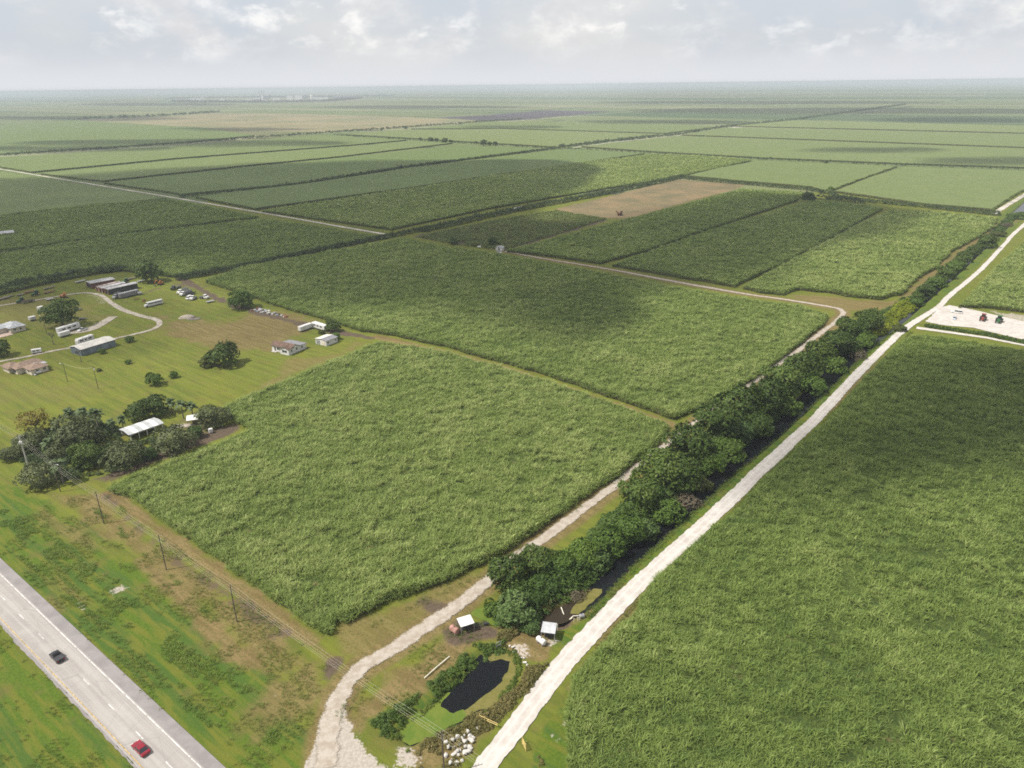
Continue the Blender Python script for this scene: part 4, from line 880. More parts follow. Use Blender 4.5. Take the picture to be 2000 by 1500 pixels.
hedge([(-200, 312), (0, 304.5), (350, 281.5), (623, 261), (740, 253), (950, 238), (1020, 233)], 5, 3, 'dark hedge along the upper side of the long white road', 61, 6, 4.5)
hedge([(155, 233), (300, 228), (427, 219.5)], 10, 4, 'thin dark line on the far edge of the brown field', 63, 14, 10)
# ================================================================== trees (trunk with limbs + crown of leaf clumps)
M_BARK = mat('bark', (.13, .10, .075), .95, .35, 1.5, .05); M_PBARK = mat('palm_bark', (.20, .175, .14), .95, .35, 1.5, .05); M_GBARK = mat('grey_bark', (.17, .155, .14), .95, .3, 1.5, .05)
LV = {
 'dark': leaf_mat('dark_leaf', (.024, .046, .007), (.054, .090, .012), (.11, .155, .026), .2, False),
 'mid': leaf_mat('mid_leaf', (.036, .074, .009), (.076, .132, .016), (.14, .20, .034), .25, False),
 'light': leaf_mat('light_leaf', (.045, .085, .020), (.082, .135, .033), (.145, .195, .065), .25, False),
 'grey': leaf_mat('grey_green_leaf', (.050, .068, .024), (.098, .120, .042), (.165, .182, .08), .2, False),
 'olive': leaf_mat('olive_leaf', (.05, .07, .014), (.09, .11, .022), (.15, .155, .04), .25, False),
 'brown': leaf_mat('brown_twig_leaf', (.07, .058, .035), (.115, .092, .058), (.17, .14, .09), .15, False),
 'yellow': leaf_mat('yellow_leaf', (.10, .085, .012), (.17, .135, .018), (.25, .19, .03), .25, False),
 'palm': leaf_mat('palm_leaf', (.035, .062, .016), (.070, .105, .030), (.13, .16, .06), .2, False)}
def crown_mesh(seed, n=3600, rx=5.0, rz=3.6, leaf=.42, lobes=11, flat=.75, z0=4.4, hollow=.0):
    rg = np.random.default_rng(seed)
    C = []; r_ = []
    for i in range(lobes):
        a = rg.uniform(0, 6.283); q = rg.uniform(.15, .68)**.8*rx; zz = rg.uniform(-.45, .62)*rz*(1-.45*(q/rx))
        C.append((q*math.cos(a), q*math.sin(a), z0+zz)); r_.append(rg.uniform(.30, .52)*rx)
    for i in range(7):
        a = 6.283*(i+rg.uniform(0, .7))/7; q = rg.uniform(.55, .72)*rx; C.append((q*math.cos(a), q*math.sin(a), z0-rz*rg.uniform(.35, .75))); r_.append(rg.uniform(.26, .38)*rx)
    C.append((0, 0, z0+.25*rz)); r_.append(.55*rx)
    C = np.array(C); r_ = np.array(r_); pr = r_**2/np.sum(r_**2)
    li = rg.choice(len(C), n, p=pr); d = rg.normal(size=(n, 3)); d[:, 2] = np.where(d[:, 2] < -.35, -d[:, 2]*.5, d[:, 2]); d /= np.linalg.norm(d, axis=1)[:, None]
    rad = r_[li]*rg.uniform(.72, 1.06, n)
    p = C[li]+d*rad[:, None]*np.array([1, 1, flat])
    # keep the outer skin of the union and a share of inner leaves
    ins = np.zeros(n, int)
    for c, q in zip(C, r_): ins += (np.linalg.norm((p-c)/np.array([1, 1, flat]), axis=1) < q*.70)
    p = p[(ins == 0) | (rg.random(n) < .12)]; n = len(p)
    p += (vnoise(p[:, 0]*1.1+p[:, 2], p[:, 1]*1.1, seed)[:, None]-.5)*.9
    d = (p-np.array([0, 0, z0-.5])); d /= np.linalg.norm(d, axis=1)[:, None]; d = d*.8+rg.normal(size=(n, 3))*.5+np.array([0, 0, .25]); d /= np.linalg.norm(d, axis=1)[:, None]
    t = np.cross(d, rg.normal(size=(n, 3))); t /= np.linalg.norm(t, axis=1)[:, None]; w = np.cross(d, t); s = leaf*rg.uniform(.55, 1.35, n)[:, None]
    V = np.stack([p-t*s, p+w*s*.6-d*s*.22, p+t*s, p-w*s*.6-d*s*.22], 1).reshape(-1, 3)
    F = np.arange(4*n).reshape(n, 4).tolist()
    return V, F, C, r_
def trunk_mb(C, r_, seed, h=3.2, r=.28, lean=0):
    mb = MB(); rg = random.Random(seed); top = Vector((lean, 0, h))
    mb.path([(0, 0, -.3), (lean*.3, .05, h*.35), (lean*.7, -.05, h*.7), top], [r*1.35, r, r*.85, r*.7], 7)
    for c, q in list(zip(C, r_))[:8]:
        c = Vector(c); m_ = (top+c)/2+Vector((rg.uniform(-.4, .4), rg.uniform(-.4, .4), .1)); mb.path([top*.92, m_, c], [r*.5, r*.3, r*.1], 5)
    return mb
TREES = {}
def tree_proto(key, names, leafk, bark, seed, **kw):
    V, F, C, r_ = crown_mesh(seed, **kw); TREES[key] = dict(V=V, F=F, C=C, r=r_, leaf=LV[leafk], bark=bark, name=names, proto=None, seed=seed, kw=kw)
for i in range(4): tree_proto('dark%d' % i, 'broadleaf_tree', 'dark', M_BARK, 100+i, n=5200, lobes=12+i, rz=3.9, leaf=.36)
for i in range(3): tree_proto('mid%d' % i, 'broadleaf_tree', 'mid', M_BARK, 120+i, n=5200, lobes=14, rz=3.4, leaf=.36, z0=3.8)
for i in range(2): tree_proto('light%d' % i, 'broadleaf_tree', 'light', M_BARK, 140+i, n=3400, lobes=15, rz=3.8, leaf=.5, z0=4.2)
for i in range(3): tree_proto('grey%d' % i, 'spreading_tree', 'grey', M_GBARK, 160+i, n=6500, lobes=16, rz=3.2, leaf=.28, z0=3.2)
for i in range(2): tree_proto('olive%d' % i, 'shrub', 'olive', M_BARK, 180+i, n=3200, lobes=9, rz=3.0, leaf=.42, z0=2.6)
for i in range(2): tree_proto('brown%d' % i, 'shrub', 'brown', M_GBARK, 190+i, n=2400, lobes=9, rz=2.8, leaf=.26, z0=2.6)
tree_proto('yellow0', 'autumn_tree', 'yellow', M_BARK, 200, n=1500, lobes=12, rz=3.4, leaf=.36, z0=4.4)
tree_proto('yellow1', 'shrub', 'yellow', M_BARK, 201, n=3000, lobes=9, rz=3.0, leaf=.4, z0=2.6)
def palm_proto(key, seed, nf=26, h=4.6, fl=2.4):
    rg = random.Random(seed); V = []; F = []
    for i in range(nf):
        a = 6.283*i/nf*2.4+rg.uniform(-.2, .2); e = rg.uniform(-.6, 1.2); l = fl*rg.uniform(.8, 1.1)
        p0 = Vector((0, 0, h)); N = 5; prev = None
        for k in range(N+1):
            t = k/N; q = p0+Vector((math.cos(a)*math.cos(e), math.sin(a)*math.cos(e), math.sin(e)))*l*t+Vector((0, 0, -.55*l*t*t))
            wd = .62*math.sin(math.pi*min(1, .18+t*.85))+.03; s_ = Vector((-math.sin(a), math.cos(a), 0)); b = len(V)
            V += [tuple(q-s_*wd-Vector((0, 0, wd*.5))), tuple(q), tuple(q+s_*wd-Vector((0, 0, wd*.5)))]
            if prev is not None:
                if k % 2 or True: F += [(prev, prev+1, b+1, b), (prev+1, prev+2, b+2, b+1)]
            prev = b
    TREES[key] = dict(V=np.array(V), F=F, C=[], r=[], leaf=LV['palm'], bark=M_PBARK, name='palm_tree', proto=None, seed=seed, kw=dict(h=h), palm=True)
palm_proto('palm0', 301); palm_proto('palm1', 302, 30, 5.2, 2.2)
def bare_proto(key, seed):
    rg = random.Random(seed); mb = MB()
    def br(p, d, l, r, dep):
        q = p+d*l; mb.path([p, (p+q)/2+Vector((rg.uniform(-.1, .1), rg.uniform(-.1, .1), 0))*l, q], [r, r*.8, r*.6], 4)
        if dep == 0: return
        for _ in range(4 if dep > 1 else 5):
            nd = (d+Vector((rg.uniform(-1, 1), rg.uniform(-1, 1), rg.uniform(-.1, .6)))*.85).normalized(); br(q if rg.random() < .6 else p+d*l*rg.uniform(.5, 1), nd, l*rg.uniform(.55, .8), r*.55, dep-1)
    br(Vector((0, 0, 1.4)), Vector((.05, .05, 1)).normalized(), 1.7, .16, 4)
    TREES[key] = dict(bare=mb, name='bare_tree', bark=M_GBARK, proto=None, seed=seed, kw={})
bare_proto('bare0', 401); bare_proto('bare1', 402)
def tree(key, px, py, wpx, label, group=None, hs=1.0, cat='tree', base=None, zbias=None):
    """crown seen centred at (px, py), wpx pixels wide"""
    t = TREES[key]; natural = 9.8 if 'palm' not in t else 4.6
    if 'bare' in t: natural = 8.5
    zc = 4.5
    for _ in range(3):
        wm = wpx*mpp(px, py, zc); s = wm/natural; zc = (t['kw'].get('z0', t['kw'].get('h', 4.2)))*s*hs
    b = P2(px, py, zc) if base is None else P2(*base)
    gz = ground_z(*b) if (NX0 < b[0] < NX1 and NY0 < b[1] < NY1) else 0
    rz = RNG.uniform(0, 6.28)
    if t['proto'] is None:
        o = thing(t['name'], label, cat, (*b, gz), rz, group)
        if 'bare' in t:
            t['bare'].build('crown', t['bark'], o); MB().path([(0, 0, -.2), (.02, .03, .8), (.05, .05, 1.6)], [.24, .19, .16], 7).build('trunk', t['bark'], o)
        else:
            mesh_obj('crown', t['V'], t['F'], t['leaf'], o)
            if 'palm' in t: MB().path([(0, 0, -.2), (.08, .03, t['kw']['h']*.5), (0, 0, t['kw']['h'])], [.24, .17, .15], 8).build('trunk', t['bark'], o)
            else: trunk_mb(t['C'], t['r'], t['seed'], t['kw'].get('z0', 4)*.7).build('trunk', t['bark'], o)
        o.scale = (s, s, s*hs); t['proto'] = o
    else:
        o = copy_thing(t['proto'], (*b, gz), rz, (s, s, s*hs), label); o.name = t['name']
        if group: o['group'] = group
        elif 'group' in o: del o['group']
        o['category'] = cat
    return o
ORD = ['', 'first', 'second', 'third', 'fourth', 'fifth', 'sixth', 'seventh', 'eighth', 'ninth', 'tenth', 'eleventh', 'twelfth', 'thirteenth', 'fourteenth', 'fifteenth', 'sixteenth', 'seventeenth', 'eighteenth', 'nineteenth', 'twentieth']
row = [('light0', 1008, 1180, 78), ('light1', 1040, 1222, 34), ('mid0', 965, 1180, 46), ('dark0', 998, 1118, 86), ('dark1', 1052, 1092, 74), ('mid1', 1098, 1100, 66), ('mid2', 1135, 1075, 70), ('brown0', 1120, 1150, 44), ('light0', 1172, 1085, 50),
 ('mid0', 1188, 1052, 72), ('mid1', 1225, 1025, 74), ('light1', 1262, 1020, 52), ('dark2', 1252, 965, 84), ('dark3', 1284, 908, 100), ('mid2', 1305, 985, 70), ('brown1', 1345, 968, 52), ('dark0', 1330, 925, 84), ('olive0', 1372, 935, 46), ('dark1', 1345, 868, 96), ('mid0', 1385, 895, 66),
 ('dark2', 1400, 822, 98), ('mid1', 1428, 868, 66), ('dark3', 1448, 786, 96), ('light0', 1452, 838, 46), ('dark0', 1492, 772, 88), ('dark1', 1480, 822, 62), ('dark2', 1530, 742, 84), ('mid2', 1540, 782, 54), ('dark3', 1568, 712, 76), ('mid0', 1592, 742, 54),
 ('dark0', 1602, 690, 64), ('mid1', 1632, 703, 52), ('dark1', 1636, 668, 60), ('brown0', 1682, 690, 34), ('dark2', 1662, 642, 58), ('dark3', 1696, 622, 58), ('mid2', 1688, 654, 46), ('dark0', 1672, 672, 42)]
cn = {}
KN = {'dark': 'dark green broadleaf tree', 'mid': 'mid green bushy tree', 'light': 'pale green broadleaf tree', 'brown': 'bare brownish bush', 'olive': 'olive yellow bush'}
for key, px, py, w in row:
    kk = key.rstrip('0123456789'); cn[kk] = cn.get(kk, 0)+1
    tree(key, px, py, w, '%s in the canal row, %s of its kind from the pond' % (KN[kk], ORD[cn[kk]]), 'trees in the row along the canal', 1.0, 'bush' if kk in ('brown', 'olive') else 'tree')
row2 = [('mid0', 1792, 583, 32), ('olive0', 1758, 640, 26), ('dark1', 1812, 560, 34), ('mid1', 1835, 545, 36), ('dark2', 1850, 528, 38), ('mid2', 1868, 512, 36), ('dark3', 1884, 497, 34), ('dark0', 1906, 485, 24), ('dark1', 1930, 469, 36), ('olive1', 1950, 455, 26), ('brown1', 1968, 436, 22), ('mid0', 1990, 420, 22), ('dark2', 1793, 572, 20)]
for i, (key, px, py, w) in enumerate(row2):
    tree(key, px, py, w, 'bush on the far canal stretch beside the white road, %s beyond the bright yellow bush' % ORD[i+1], 'bushes on the far canal stretch', .9, 'bush')
hm = [('yellow0', 66, 822, 62, 'yellowing thin crowned tree at the edge of the lawn'), ('palm0', 133, 803, 34, 'palm at the left end of the palm clump on the lawn edge'), ('palm1', 160, 800, 36, 'palm in the middle of the palm clump on the lawn edge'), ('palm0', 184, 805, 40, 'palm at the right end of the palm clump on the lawn edge'),
 ('palm1', 215, 821, 26, 'slim palm standing alone left of the dark trees by the striped shed'), ('palm0', 236, 815, 24, 'smaller slim palm next to the striped shed'), ('dark0', 266, 802, 50, 'rounded dark tree behind the striped shed, left one of two'), ('dark1', 302, 790, 52, 'tall rounded dark tree behind the striped shed, right one of two'),
 ('palm0', 332, 782, 26, 'palm beside the dark trees behind the striped shed'), ('palm1', 352, 786, 30, 'palm between two others at the lawn corner'), ('palm0', 372, 790, 28, 'palm at the lawn corner nearest the cane'),
 ('grey0', 140, 845, 98, 'largest grey green spreading tree in the roadside grove'), ('dark2', 168, 888, 60, 'dark round tree in the roadside grove, below the largest grey one'), ('grey1', 237, 890, 84, 'grey spreading tree at the grove edge facing the cane'),
 ('grey2', 335, 858, 82, 'grey spreading tree in front of the striped shed'), ('grey0', 418, 812, 66, 'pale grey green tree at the corner of the bright cane'), ('grey1', 80, 926, 74, 'low grey round tree nearest the highway'), ('palm1', 112, 902, 42, 'palm behind the low grey tree nearest the highway'),
 ('palm0', 92, 862, 34, 'palm between two grey trees in the roadside grove'), ('light0', 380, 842, 32, 'small pale green tree by the white canopy'), ('light1', 290, 884, 30, 'small light green tree between grey trees at the cane edge'), ('grey2', 58, 862, 66, 'grey tree behind the white concrete pole'), ('grey1', 18, 884, 44, 'grey tree at the left picture edge behind the white pole'), ('grey0', 112, 880, 56, 'grey tree hemmed in the middle of the roadside grove'),
 ('dark3', 436, 690, 66, 'dark round tree on the lawn left of the white house'), ('olive1', 405, 706, 40, 'paler bush leaning against the dark round lawn tree'), ('mid0', 300, 739, 38, 'wide low bush on the bright lawn'), ('mid1', 338, 731, 20, 'small bush right of the wide low lawn bush'),
 ('mid2', 252, 661, 20, 'small round tree by the bend of the driveway'), ('mid0', 250, 706, 14, 'tiny shrub in the middle of the lawn'), ('olive0', 193, 722, 12, 'tiny tree by the far service pole'), ('mid1', 199, 685, 16, 'shrub against the wall of the long metal building'),
 ('bare0', 155, 690, 40, 'leafless grey tree beside the long metal building'), ('bare1', 100, 655, 42, 'taller leafless tree by the driveway below the white camper'), ('dark1', 116, 610, 76, 'big dark tree in the middle of the farmyard'), ('dark2', -2, 680, 44, 'dark tree cut by the left picture edge above the brown roofed house'),
 ('mid2', 470, 583, 56, 'dark bushy tree beside the truck yard at the cane edge'), ('dark3', 650, 634, 34, 'dark bush at the cane edge behind the white trailers'), ('dark0', 292, 528, 58, 'dark bushy tree behind the green tractor and the sheds'), ('mid1', 655, 655, 22, 'low bush beside the small white shed'), ('olive1', 628, 648, 16, 'low shrub between the trailers and the white shed'),
 ('dark3', 886, 470, 19, 'left dark tree on the weedy plot'), ('dark1', 963, 471, 24, 'right dark tree on the weedy plot by the small white shed'), ('olive0', 926, 478, 12, 'small bush between two dark trees on the weedy plot'), ('dark0', 1580, 384, 30, 'largest dark bush at the meeting of two cane fields'), ('mid1', 1622, 369, 15, 'lone small tree on the ditch beyond the dark bushes'),
 ('dark2', 1614, 317, 8, 'tiny lone tree on the far ditch line')]
for key, px, py, w, lab in hm:
    kk = key.rstrip('0123456789'); tree(key, px, py, w*(.9 if py < 780 else 1), lab, None, .92 if kk == 'grey' else 1.0, 'bush' if ('bush' in lab or 'shrub' in lab) else 'tree')
far = [(840, 272.5, 12), (852, 273, 9), (868, 274.5, 13), (880, 275.5, 8), (820, 271, 7), (930, 278, 6), (944, 278.5, 14), (957, 280, 10), (967, 280, 10), (792, 249, 8), (745, 253.5, 5), (758, 270, 5)]
for i, (px, py, w) in enumerate(far):
    tree('dark%d' % (i % 4), px, py, w, 'small dark tree on the far ditch line, %s from the left' % ORD[sorted(q[0] for q in far).index(px)+1], 'scattered trees on the far ditch line')
# ================================================================== built things
PT = {}
def paint(nm, c, rough=.45, var=.12, scale=.8, bump=0, metal=0, spec=.4, tint=None): return mat(nm, c, rough, var, scale, bump, metal, spec, tint)
WHITE = paint('white_paint', (.60, .59, .575), .5); OFFW = paint('cream_render', (.60, .53, .44), .8, .15); TINROOF = paint('tin_roof', (.40, .41, .43), .45, .22, .5, 0, .2)
BROWNROOF = paint('brown_shingle', (.125, .077, .058), .9, .25, .9, .05); TANROOF = paint('tan_shingle', (.225, .158, .118), .9, .22, .9, .05); GREYROOF = paint('grey_shingle', (.185, .185, .20), .9, .2, .9, .05)
GLASS = paint('dark_glass', (.02, .025, .03), .12, .1, 1, 0, 0, .6); RUBBER = paint('tyre_rubber', (.02, .02, .02), .85, .1); STEEL = paint('galvanised_steel', (.38, .38, .38), .45, .2, .8, 0, .5); RUST = paint('rusty_steel', (.20, .085, .045), .85, .35, 1.2, .03); DARKM = paint('dark_steel', (.04, .04, .045), .6, .2); WOODP = paint('pole_wood', (.10, .082, .066), .9, .3, 1.5, .04); CONC = paint('pale_concrete', (.47, .45, .42), .9, .2, .8, .04)
REDBARN = paint('red_brown_wood', (.17, .072, .055), .85, .35, .8, .03); BLUEG = paint('blue_grey_sheet', (.15, .18, .22), .5, .18, .7, 0, .2); YELP = paint('yellow_pipe_paint', (.58, .44, .16), .55, .2); ORANGE = paint('orange_paint', (.42, .15, .045), .5, .25); GREENP = paint('tractor_green', (.03, .11, .035), .45, .2); REDP = paint('car_red', (.22, .010, .022), .25, .1, .6, 0, .1, .6); BLACKP = paint('car_black', (.018, .018, .022), .25, .1, .6, 0, .1, .6); REDT = paint('tractor_red', (.22, .045, .03), .5, .25); PINKT = paint('faded_red_tank', (.36, .19, .15), .7, .3); SILV = paint('silver_blue_paint', (.42, .47, .55), .3, .1, .6, 0, .2, .5)
LAMP = paint('lamp_lens', (.75, .75, .72), .15, .05); TAIL = paint('tail_lens', (.30, .01, .01), .2, .05); TIMBER = paint('weathered_timber', (.17, .145, .115), .9, .3, 1, .03)

def at(px, py, z=0.0):
    q = P2(px, py, 0); gz = ground_z(*q) if (NX0 < q[0] < NX1 and NY0 < q[1] < NY1) else 0
    return (q[0], q[1], gz+z)
def wheel(root, x, y, r, w, name='wheel', rim=None):
    s_ = 1 if y > 0 else -1
    o = MB().tube((x, y-w/2, r), (x, y+w/2, r), r, r, 14).build(name, RUBBER, root)
    MB().tube((x, y+s_*(w/2-.01), r), (x, y+s_*(w/2+.02), r), r*.58, r*.5, 10).build('rim', rim or STEEL, o); return o

def car(name, label, cat, loc, rz, L=4.7, Wd=1.85, H=1.5, body=None, style='sedan', group=None):
    """x forward"""
    t = thing(name, label, cat, loc, rz, group); h = L/2; g = .28; bh = H*.58 if style != 'suv' else H*.56
    prof = [(-h, g+.1), (-h+.05, bh-.1), (-h+.2, bh), (h*.45, bh), (h-.25, bh-.12), (h, bh-.32), (h, g+.1), (h-.1, g), (-h+.1, g)]
    mb = MB().prism(prof, -Wd/2, Wd/2, 'y', .09)
    if style == 'sedan': c0, c1, t0, t1 = -h*.72, h*.42, -h*.42, h*.08
    elif style == 'suv': c0, c1, t0, t1 = -h*.97, h*.40, -h*.86, h*.16
    elif style == 'pickup': c0, c1, t0, t1 = -h*.12, h*.48, -h*.04, h*.2
    else: c0, c1, t0, t1 = -h*.96, h*.78, -h*.94, h*.5
    mb.build('body', body, t)
    w0, w1 = Wd/2-.06, Wd/2-.24; z0, z1 = bh-.01, H-.05
    gb = MB().add([(c0, -w0, z0), (c1, -w0, z0), (c1, w0, z0), (c0, w0, z0), (t0, -w1, z1), (t1, -w1, z1), (t1, w1, z1), (t0, w1, z1)], [(0, 1, 5, 4), (1, 2, 6, 5), (2, 3, 7, 6), (3, 0, 4, 7), (4, 5, 6, 7)]); gb.build('windows', GLASS, t)
    rb = MB().prism([(t0-.06, z1-.02), (t0+.05, z1+.05), (t1-.08, z1+.05), (t1+.06, z1-.02)], -w1-.03, w1+.03, 'y', .06)
    for sx, a, b in ((1, c1, t1), (-1, c0, t0), (0, (c0+c1)/2, (t0+t1)/2)):
        for s_ in (-1, 1): rb.tube((a, s_*(w0+.005), z0), (b, s_*(w1+.005), z1), .045, .04, 5)
    rb.build('roof', body, t)
    if style == 'pickup':
        MB().box(-h+.12, -Wd/2+.14, bh-.06, c0-.08, Wd/2-.14, bh+.006).build('cargo_bed', DARKM, t)
    for sx in (-h*.62, h*.62):
        for s_ in (-1, 1): wheel(t, sx, s_*(Wd/2-.11), .34, .23)
    for s_ in (-1, 1):
        MB().box(h-.10, s_*(Wd/2-.32)-.2, bh-.42, h+.015, s_*(Wd/2-.32)+.2, bh-.26).build('headlight', LAMP, t)
        MB().box(-h-.015, s_*(Wd/2-.25)-.16, bh-.34, -h+.08, s_*(Wd/2-.25)+.16, bh-.16).build('tail_light', TAIL, t)
    return t
def tractor(label, loc, rz, paint_, roof=True, group=None, sc=1.0, name='tractor'):
    t = thing(name, label, 'tractor', loc, rz, group, sc)
    MB().prism([(-.4, .75), (-.4, 1.35), (-.1, 1.75), (1.7, 1.62), (2.05, 1.45), (2.1, .8), (1.6, .6)], -.48, .48, 'y', .08).build('hood', paint_, t)
    MB().add([(-1.5, -.75, 1.1), (-.2, -.75, 1.1), (-.2, .75, 1.1), (-1.5, .75, 1.1), (-1.4, -.7, 2.6), (-.35, -.7, 2.6), (-.35, .7, 2.6), (-1.4, .7, 2.6)], [(0, 1, 5, 4), (1, 2, 6, 5), (2, 3, 7, 6), (3, 0, 4, 7), (4, 5, 6, 7)]).build('cab', GLASS, t)
    MB().box(-1.6, -.85, 2.6, -.2, .85, 2.78, .06).build('roof', paint_, t)
    MB().box(-1.7, -1.15, 1.5, -.5, -.7, 1.62, .03).box(-1.7, .7, 1.5, -.5, 1.15, 1.62, .03).box(-1.5, -.5, .6, -.3, .5, 1.1).build('fender', paint_, t)
    yel = YELP if paint_ is GREENP else STEEL
    for s_ in (-1, 1): wheel(t, -1.0, s_*.98, .85, .5, rim=yel); wheel(t, 1.45, s_*.82, .5, .34, rim=yel)
    MB().tube((.9, .2, 1.65), (.9, .2, 2.35), .05, .05, 6).build('exhaust', DARKM, t)
    return t
def truck(label, loc, rz, cab=WHITE, bed='box', L=8.0, group=None, bodym=None):
    t = thing('truck', label, 'truck', loc, rz, group); h = L/2
    MB().prism([(h-3.1, .7), (h-3.1, 2.75), (h-2.7, 2.9), (h-1.7, 2.8), (h-1.35, 1.95), (h-.15, 1.75), (h, 1.5), (h, .7)], -1.1, 1.1, 'y', .12).build('cab', cab, t)
    MB().add([(h-1.33, -.98, 1.98), (h-1.33, .98, 1.98), (h-1.66, .92, 2.72), (h-1.66, -.92, 2.72)], [(0, 1, 2, 3)]).box(h-2.6, -1.115, 1.9, h-1.7, 1.115, 2.6).build('windows', GLASS, t)
    MB().box(-h, -.45, .72, h-3.1, .45, 1.0).build('chassis', DARKM, t)
    if bed == 'box': MB().box(-h, -1.2, 1.0, h-3.3, 1.2, 3.4, .08).build('cargo_box', bodym or WHITE, t)
    elif bed == 'open':
        MB().box(-h, -1.2, 1.0, h-3.3, 1.2, 1.15).box(-h, -1.2, 1.15, h-3.3, -1.1, 2.5).box(-h, 1.1, 1.15, h-3.3, 1.2, 2.5).box(-h, -1.1, 1.15, -h+.1, 1.1, 2.5).box(h-3.4, -1.1, 1.15, h-3.3, 1.1, 2.7).build('cargo_bed', bodym or STEEL, t)
    elif bed == 'flat': MB().box(-h, -1.2, 1.0, h-3.3, 1.2, 1.16, .03).build('flat_bed', bodym or DARKM, t)
    for x in (h-.9, -h+1.0, -h+2.2):
        for s_ in (-1, 1): wheel(t, x, s_*.98, .48, .32)
    return t
def flat_trailer(label, loc, rz, L=8, m_=None, group=None, sides=False):
    t = thing('trailer', label, 'trailer', loc, rz, group); h = L/2
    d = MB().box(-h, -1.15, .85, h, 1.15, 1.0, .03)
    for i in range(5): d.box(-h+L*i/5+.4, -1.2, .74, -h+L*i/5+.55, 1.2, .85)
    d.build('deck', m_ or TIMBER, t)
    if sides: MB().box(-h, -1.15, 1.0, h, -1.05, 1.6).box(-h, 1.05, 1.0, h, 1.15, 1.6).build('side_boards', m_ or TIMBER, t)
    MB().path([(h, .6, .85), (h+1.4, 0, .7)], .06).path([(h, -.6, .85), (h+1.4, 0, .7)], .06).build('drawbar', DARKM, t)
    for x in (-h*.55, -h*.55+1.1):
        for s_ in (-1, 1): wheel(t, x, s_*1.0, .4, .25)
    return t
def windows(root, spec, m_=None):
    """spec: (axis, fixed, a0, a1, z0, z1) each window its own part with a frame as sub-part"""
    for ax, fx, a0, a1, z0, z1 in spec:
        s_ = .05
        if ax == 'x': o = MB().box(a0, fx-s_, z0, a1, fx+s_, z1).build('window', m_ or GLASS, root); f = MB().box(a0-.1, fx-.07, z0-.1, a1+.1, fx+.07, z0).box(a0-.1, fx-.07, z1, a1+.1, fx+.07, z1+.1).box((a0+a1)/2-.04, fx-.06, z0, (a0+a1)/2+.04, fx+.06, z1)
        else: o = MB().box(fx-s_, a0, z0, fx+s_, a1, z1).build('window', m_ or GLASS, root); f = MB().box(fx-.07, a0-.1, z0-.1, fx+.07, a1+.1, z0).box(fx-.07, a0-.1, z1, fx+.07, a1+.1, z1+.1).box(fx-.06, (a0+a1)/2-.04, z0, fx+.06, (a0+a1)/2+.04, z1)
        f.build('frame', WHITE, o)
def hip(mb, x0, y0, x1, y1, z, rise, ov=.5, th=.12):
    x0 -= ov; y0 -= ov; x1 += ov; y1 += ov; w = min(x1-x0, y1-y0)/2
    if x1-x0 >= y1-y0: r = [(x0+w, (y0+y1)/2), (x1-w, (y0+y1)/2)]
    else: r = [((x0+x1)/2, y0+w), ((x0+x1)/2, y1-w)]
    v = [(x0, y0, z), (x1, y0, z), (x1, y1, z), (x0, y1, z), (*r[0], z+rise), (*r[1], z+rise)] + [(x0, y0, z-th), (x1, y0, z-th), (x1, y1, z-th), (x0, y1, z-th)]
    f = [(0, 1, 5, 4), (1, 2, 5), (2, 3, 4, 5), (3, 0, 4)] if x1-x0 >= y1-y0 else [(0, 1, 4), (1, 2, 5, 4), (2, 3, 5), (3, 0, 4, 5)]
    f += [(6, 7, 1, 0), (7, 8, 2, 1), (8, 9, 3, 2), (9, 6, 0, 3), (9, 8, 7, 6)]
    return mb.add(v, f)
def gable(mb, x0, y0, x1, y1, z, rise, ov=.45, along='x', th=.12):
    x0 -= ov; y0 -= ov; x1 += ov; y1 += ov
    if along == 'x':
        m_ = (y0+y1)/2; p = [(y0, z), (m_, z+rise), (y1, z), (y1, z-th), (m_, z+rise-th*1.2), (y0, z-th)]; return mb.prism(p, x0, x1, 'x')
    m_ = (x0+x1)/2; p = [(x0, z), (m_, z+rise), (x1, z), (x1, z-th), (m_, z+rise-th*1.2), (x0, z-th)]; return mb.prism(p, y0, y1, 'y')
def frame(A, B):
    """origin at pixel A on the ground, local x towards B, local y to the left of it (away from the viewer)"""
    a = P2(*A); b = P2(*B); return (a[0], a[1], 0), math.atan2(b[1]-a[1], b[0]-a[0]), float(np.linalg.norm(b-a))

# ---- highway traffic
zr = .15
hd = math.atan2(-UH[1], -UH[0])
ja = P2(113, 1287); rc = P2(276, 1466)
car('suv', 'black boxy off-road car with an open rear driving on the highway', 'car', (ja[0], ja[1], zr), hd, 4.6, 1.9, 1.85, BLACKP, 'pickup')
car('sedan', 'dark red sedan driving on the highway', 'car', (rc[0], rc[1], zr), hd, 4.8, 1.85, 1.45, REDP, 'sedan')

# ---- power line along the highway
def pole(name, label, base, h, m_, r=.15, arm=None, transformer=False, lamp=False, group=None):
    b = at(*base); t = thing(name, label, 'utility pole', b, ROT_H, group)
    MB().path([(0, 0, -.5), (0, 0, h*.5), (0, 0, h)], [r, r*.85, r*.68], 8).build('pole', m_, t)
    for z, s_ in ((h-.35, 1), (h-1.5, 1), (h-1.5, -1), (h-2.4, 1)): MB().tube((0, s_*.1, z), (0, s_*.5, z+.08), .035, .05, 6).build('insulator', STEEL, t)
    if arm: MB().box(-.06, -arm, h-.5, .06, arm, h-.36).build('crossarm', TIMBER, t)
    if transformer: [MB().tube((a, b, h-3.4), (a, b, h-2.4), .26, .26, 10).build('transformer', WHITE, t) for a, b in ((0, -.45), (.5, 0), (-.5, 0))]
    if lamp: MB().path([(0, 0, h-1.6), (.6, .6, h-1.2), (1.0, 1.0, h-1.25)], .05).build('lamp_arm', STEEL, t); MB().blob((1.1, 1.1, h-1.3), (.3, .22, .12), 8, 4, 0).build('lamp_head', WHITE, t)
    return t
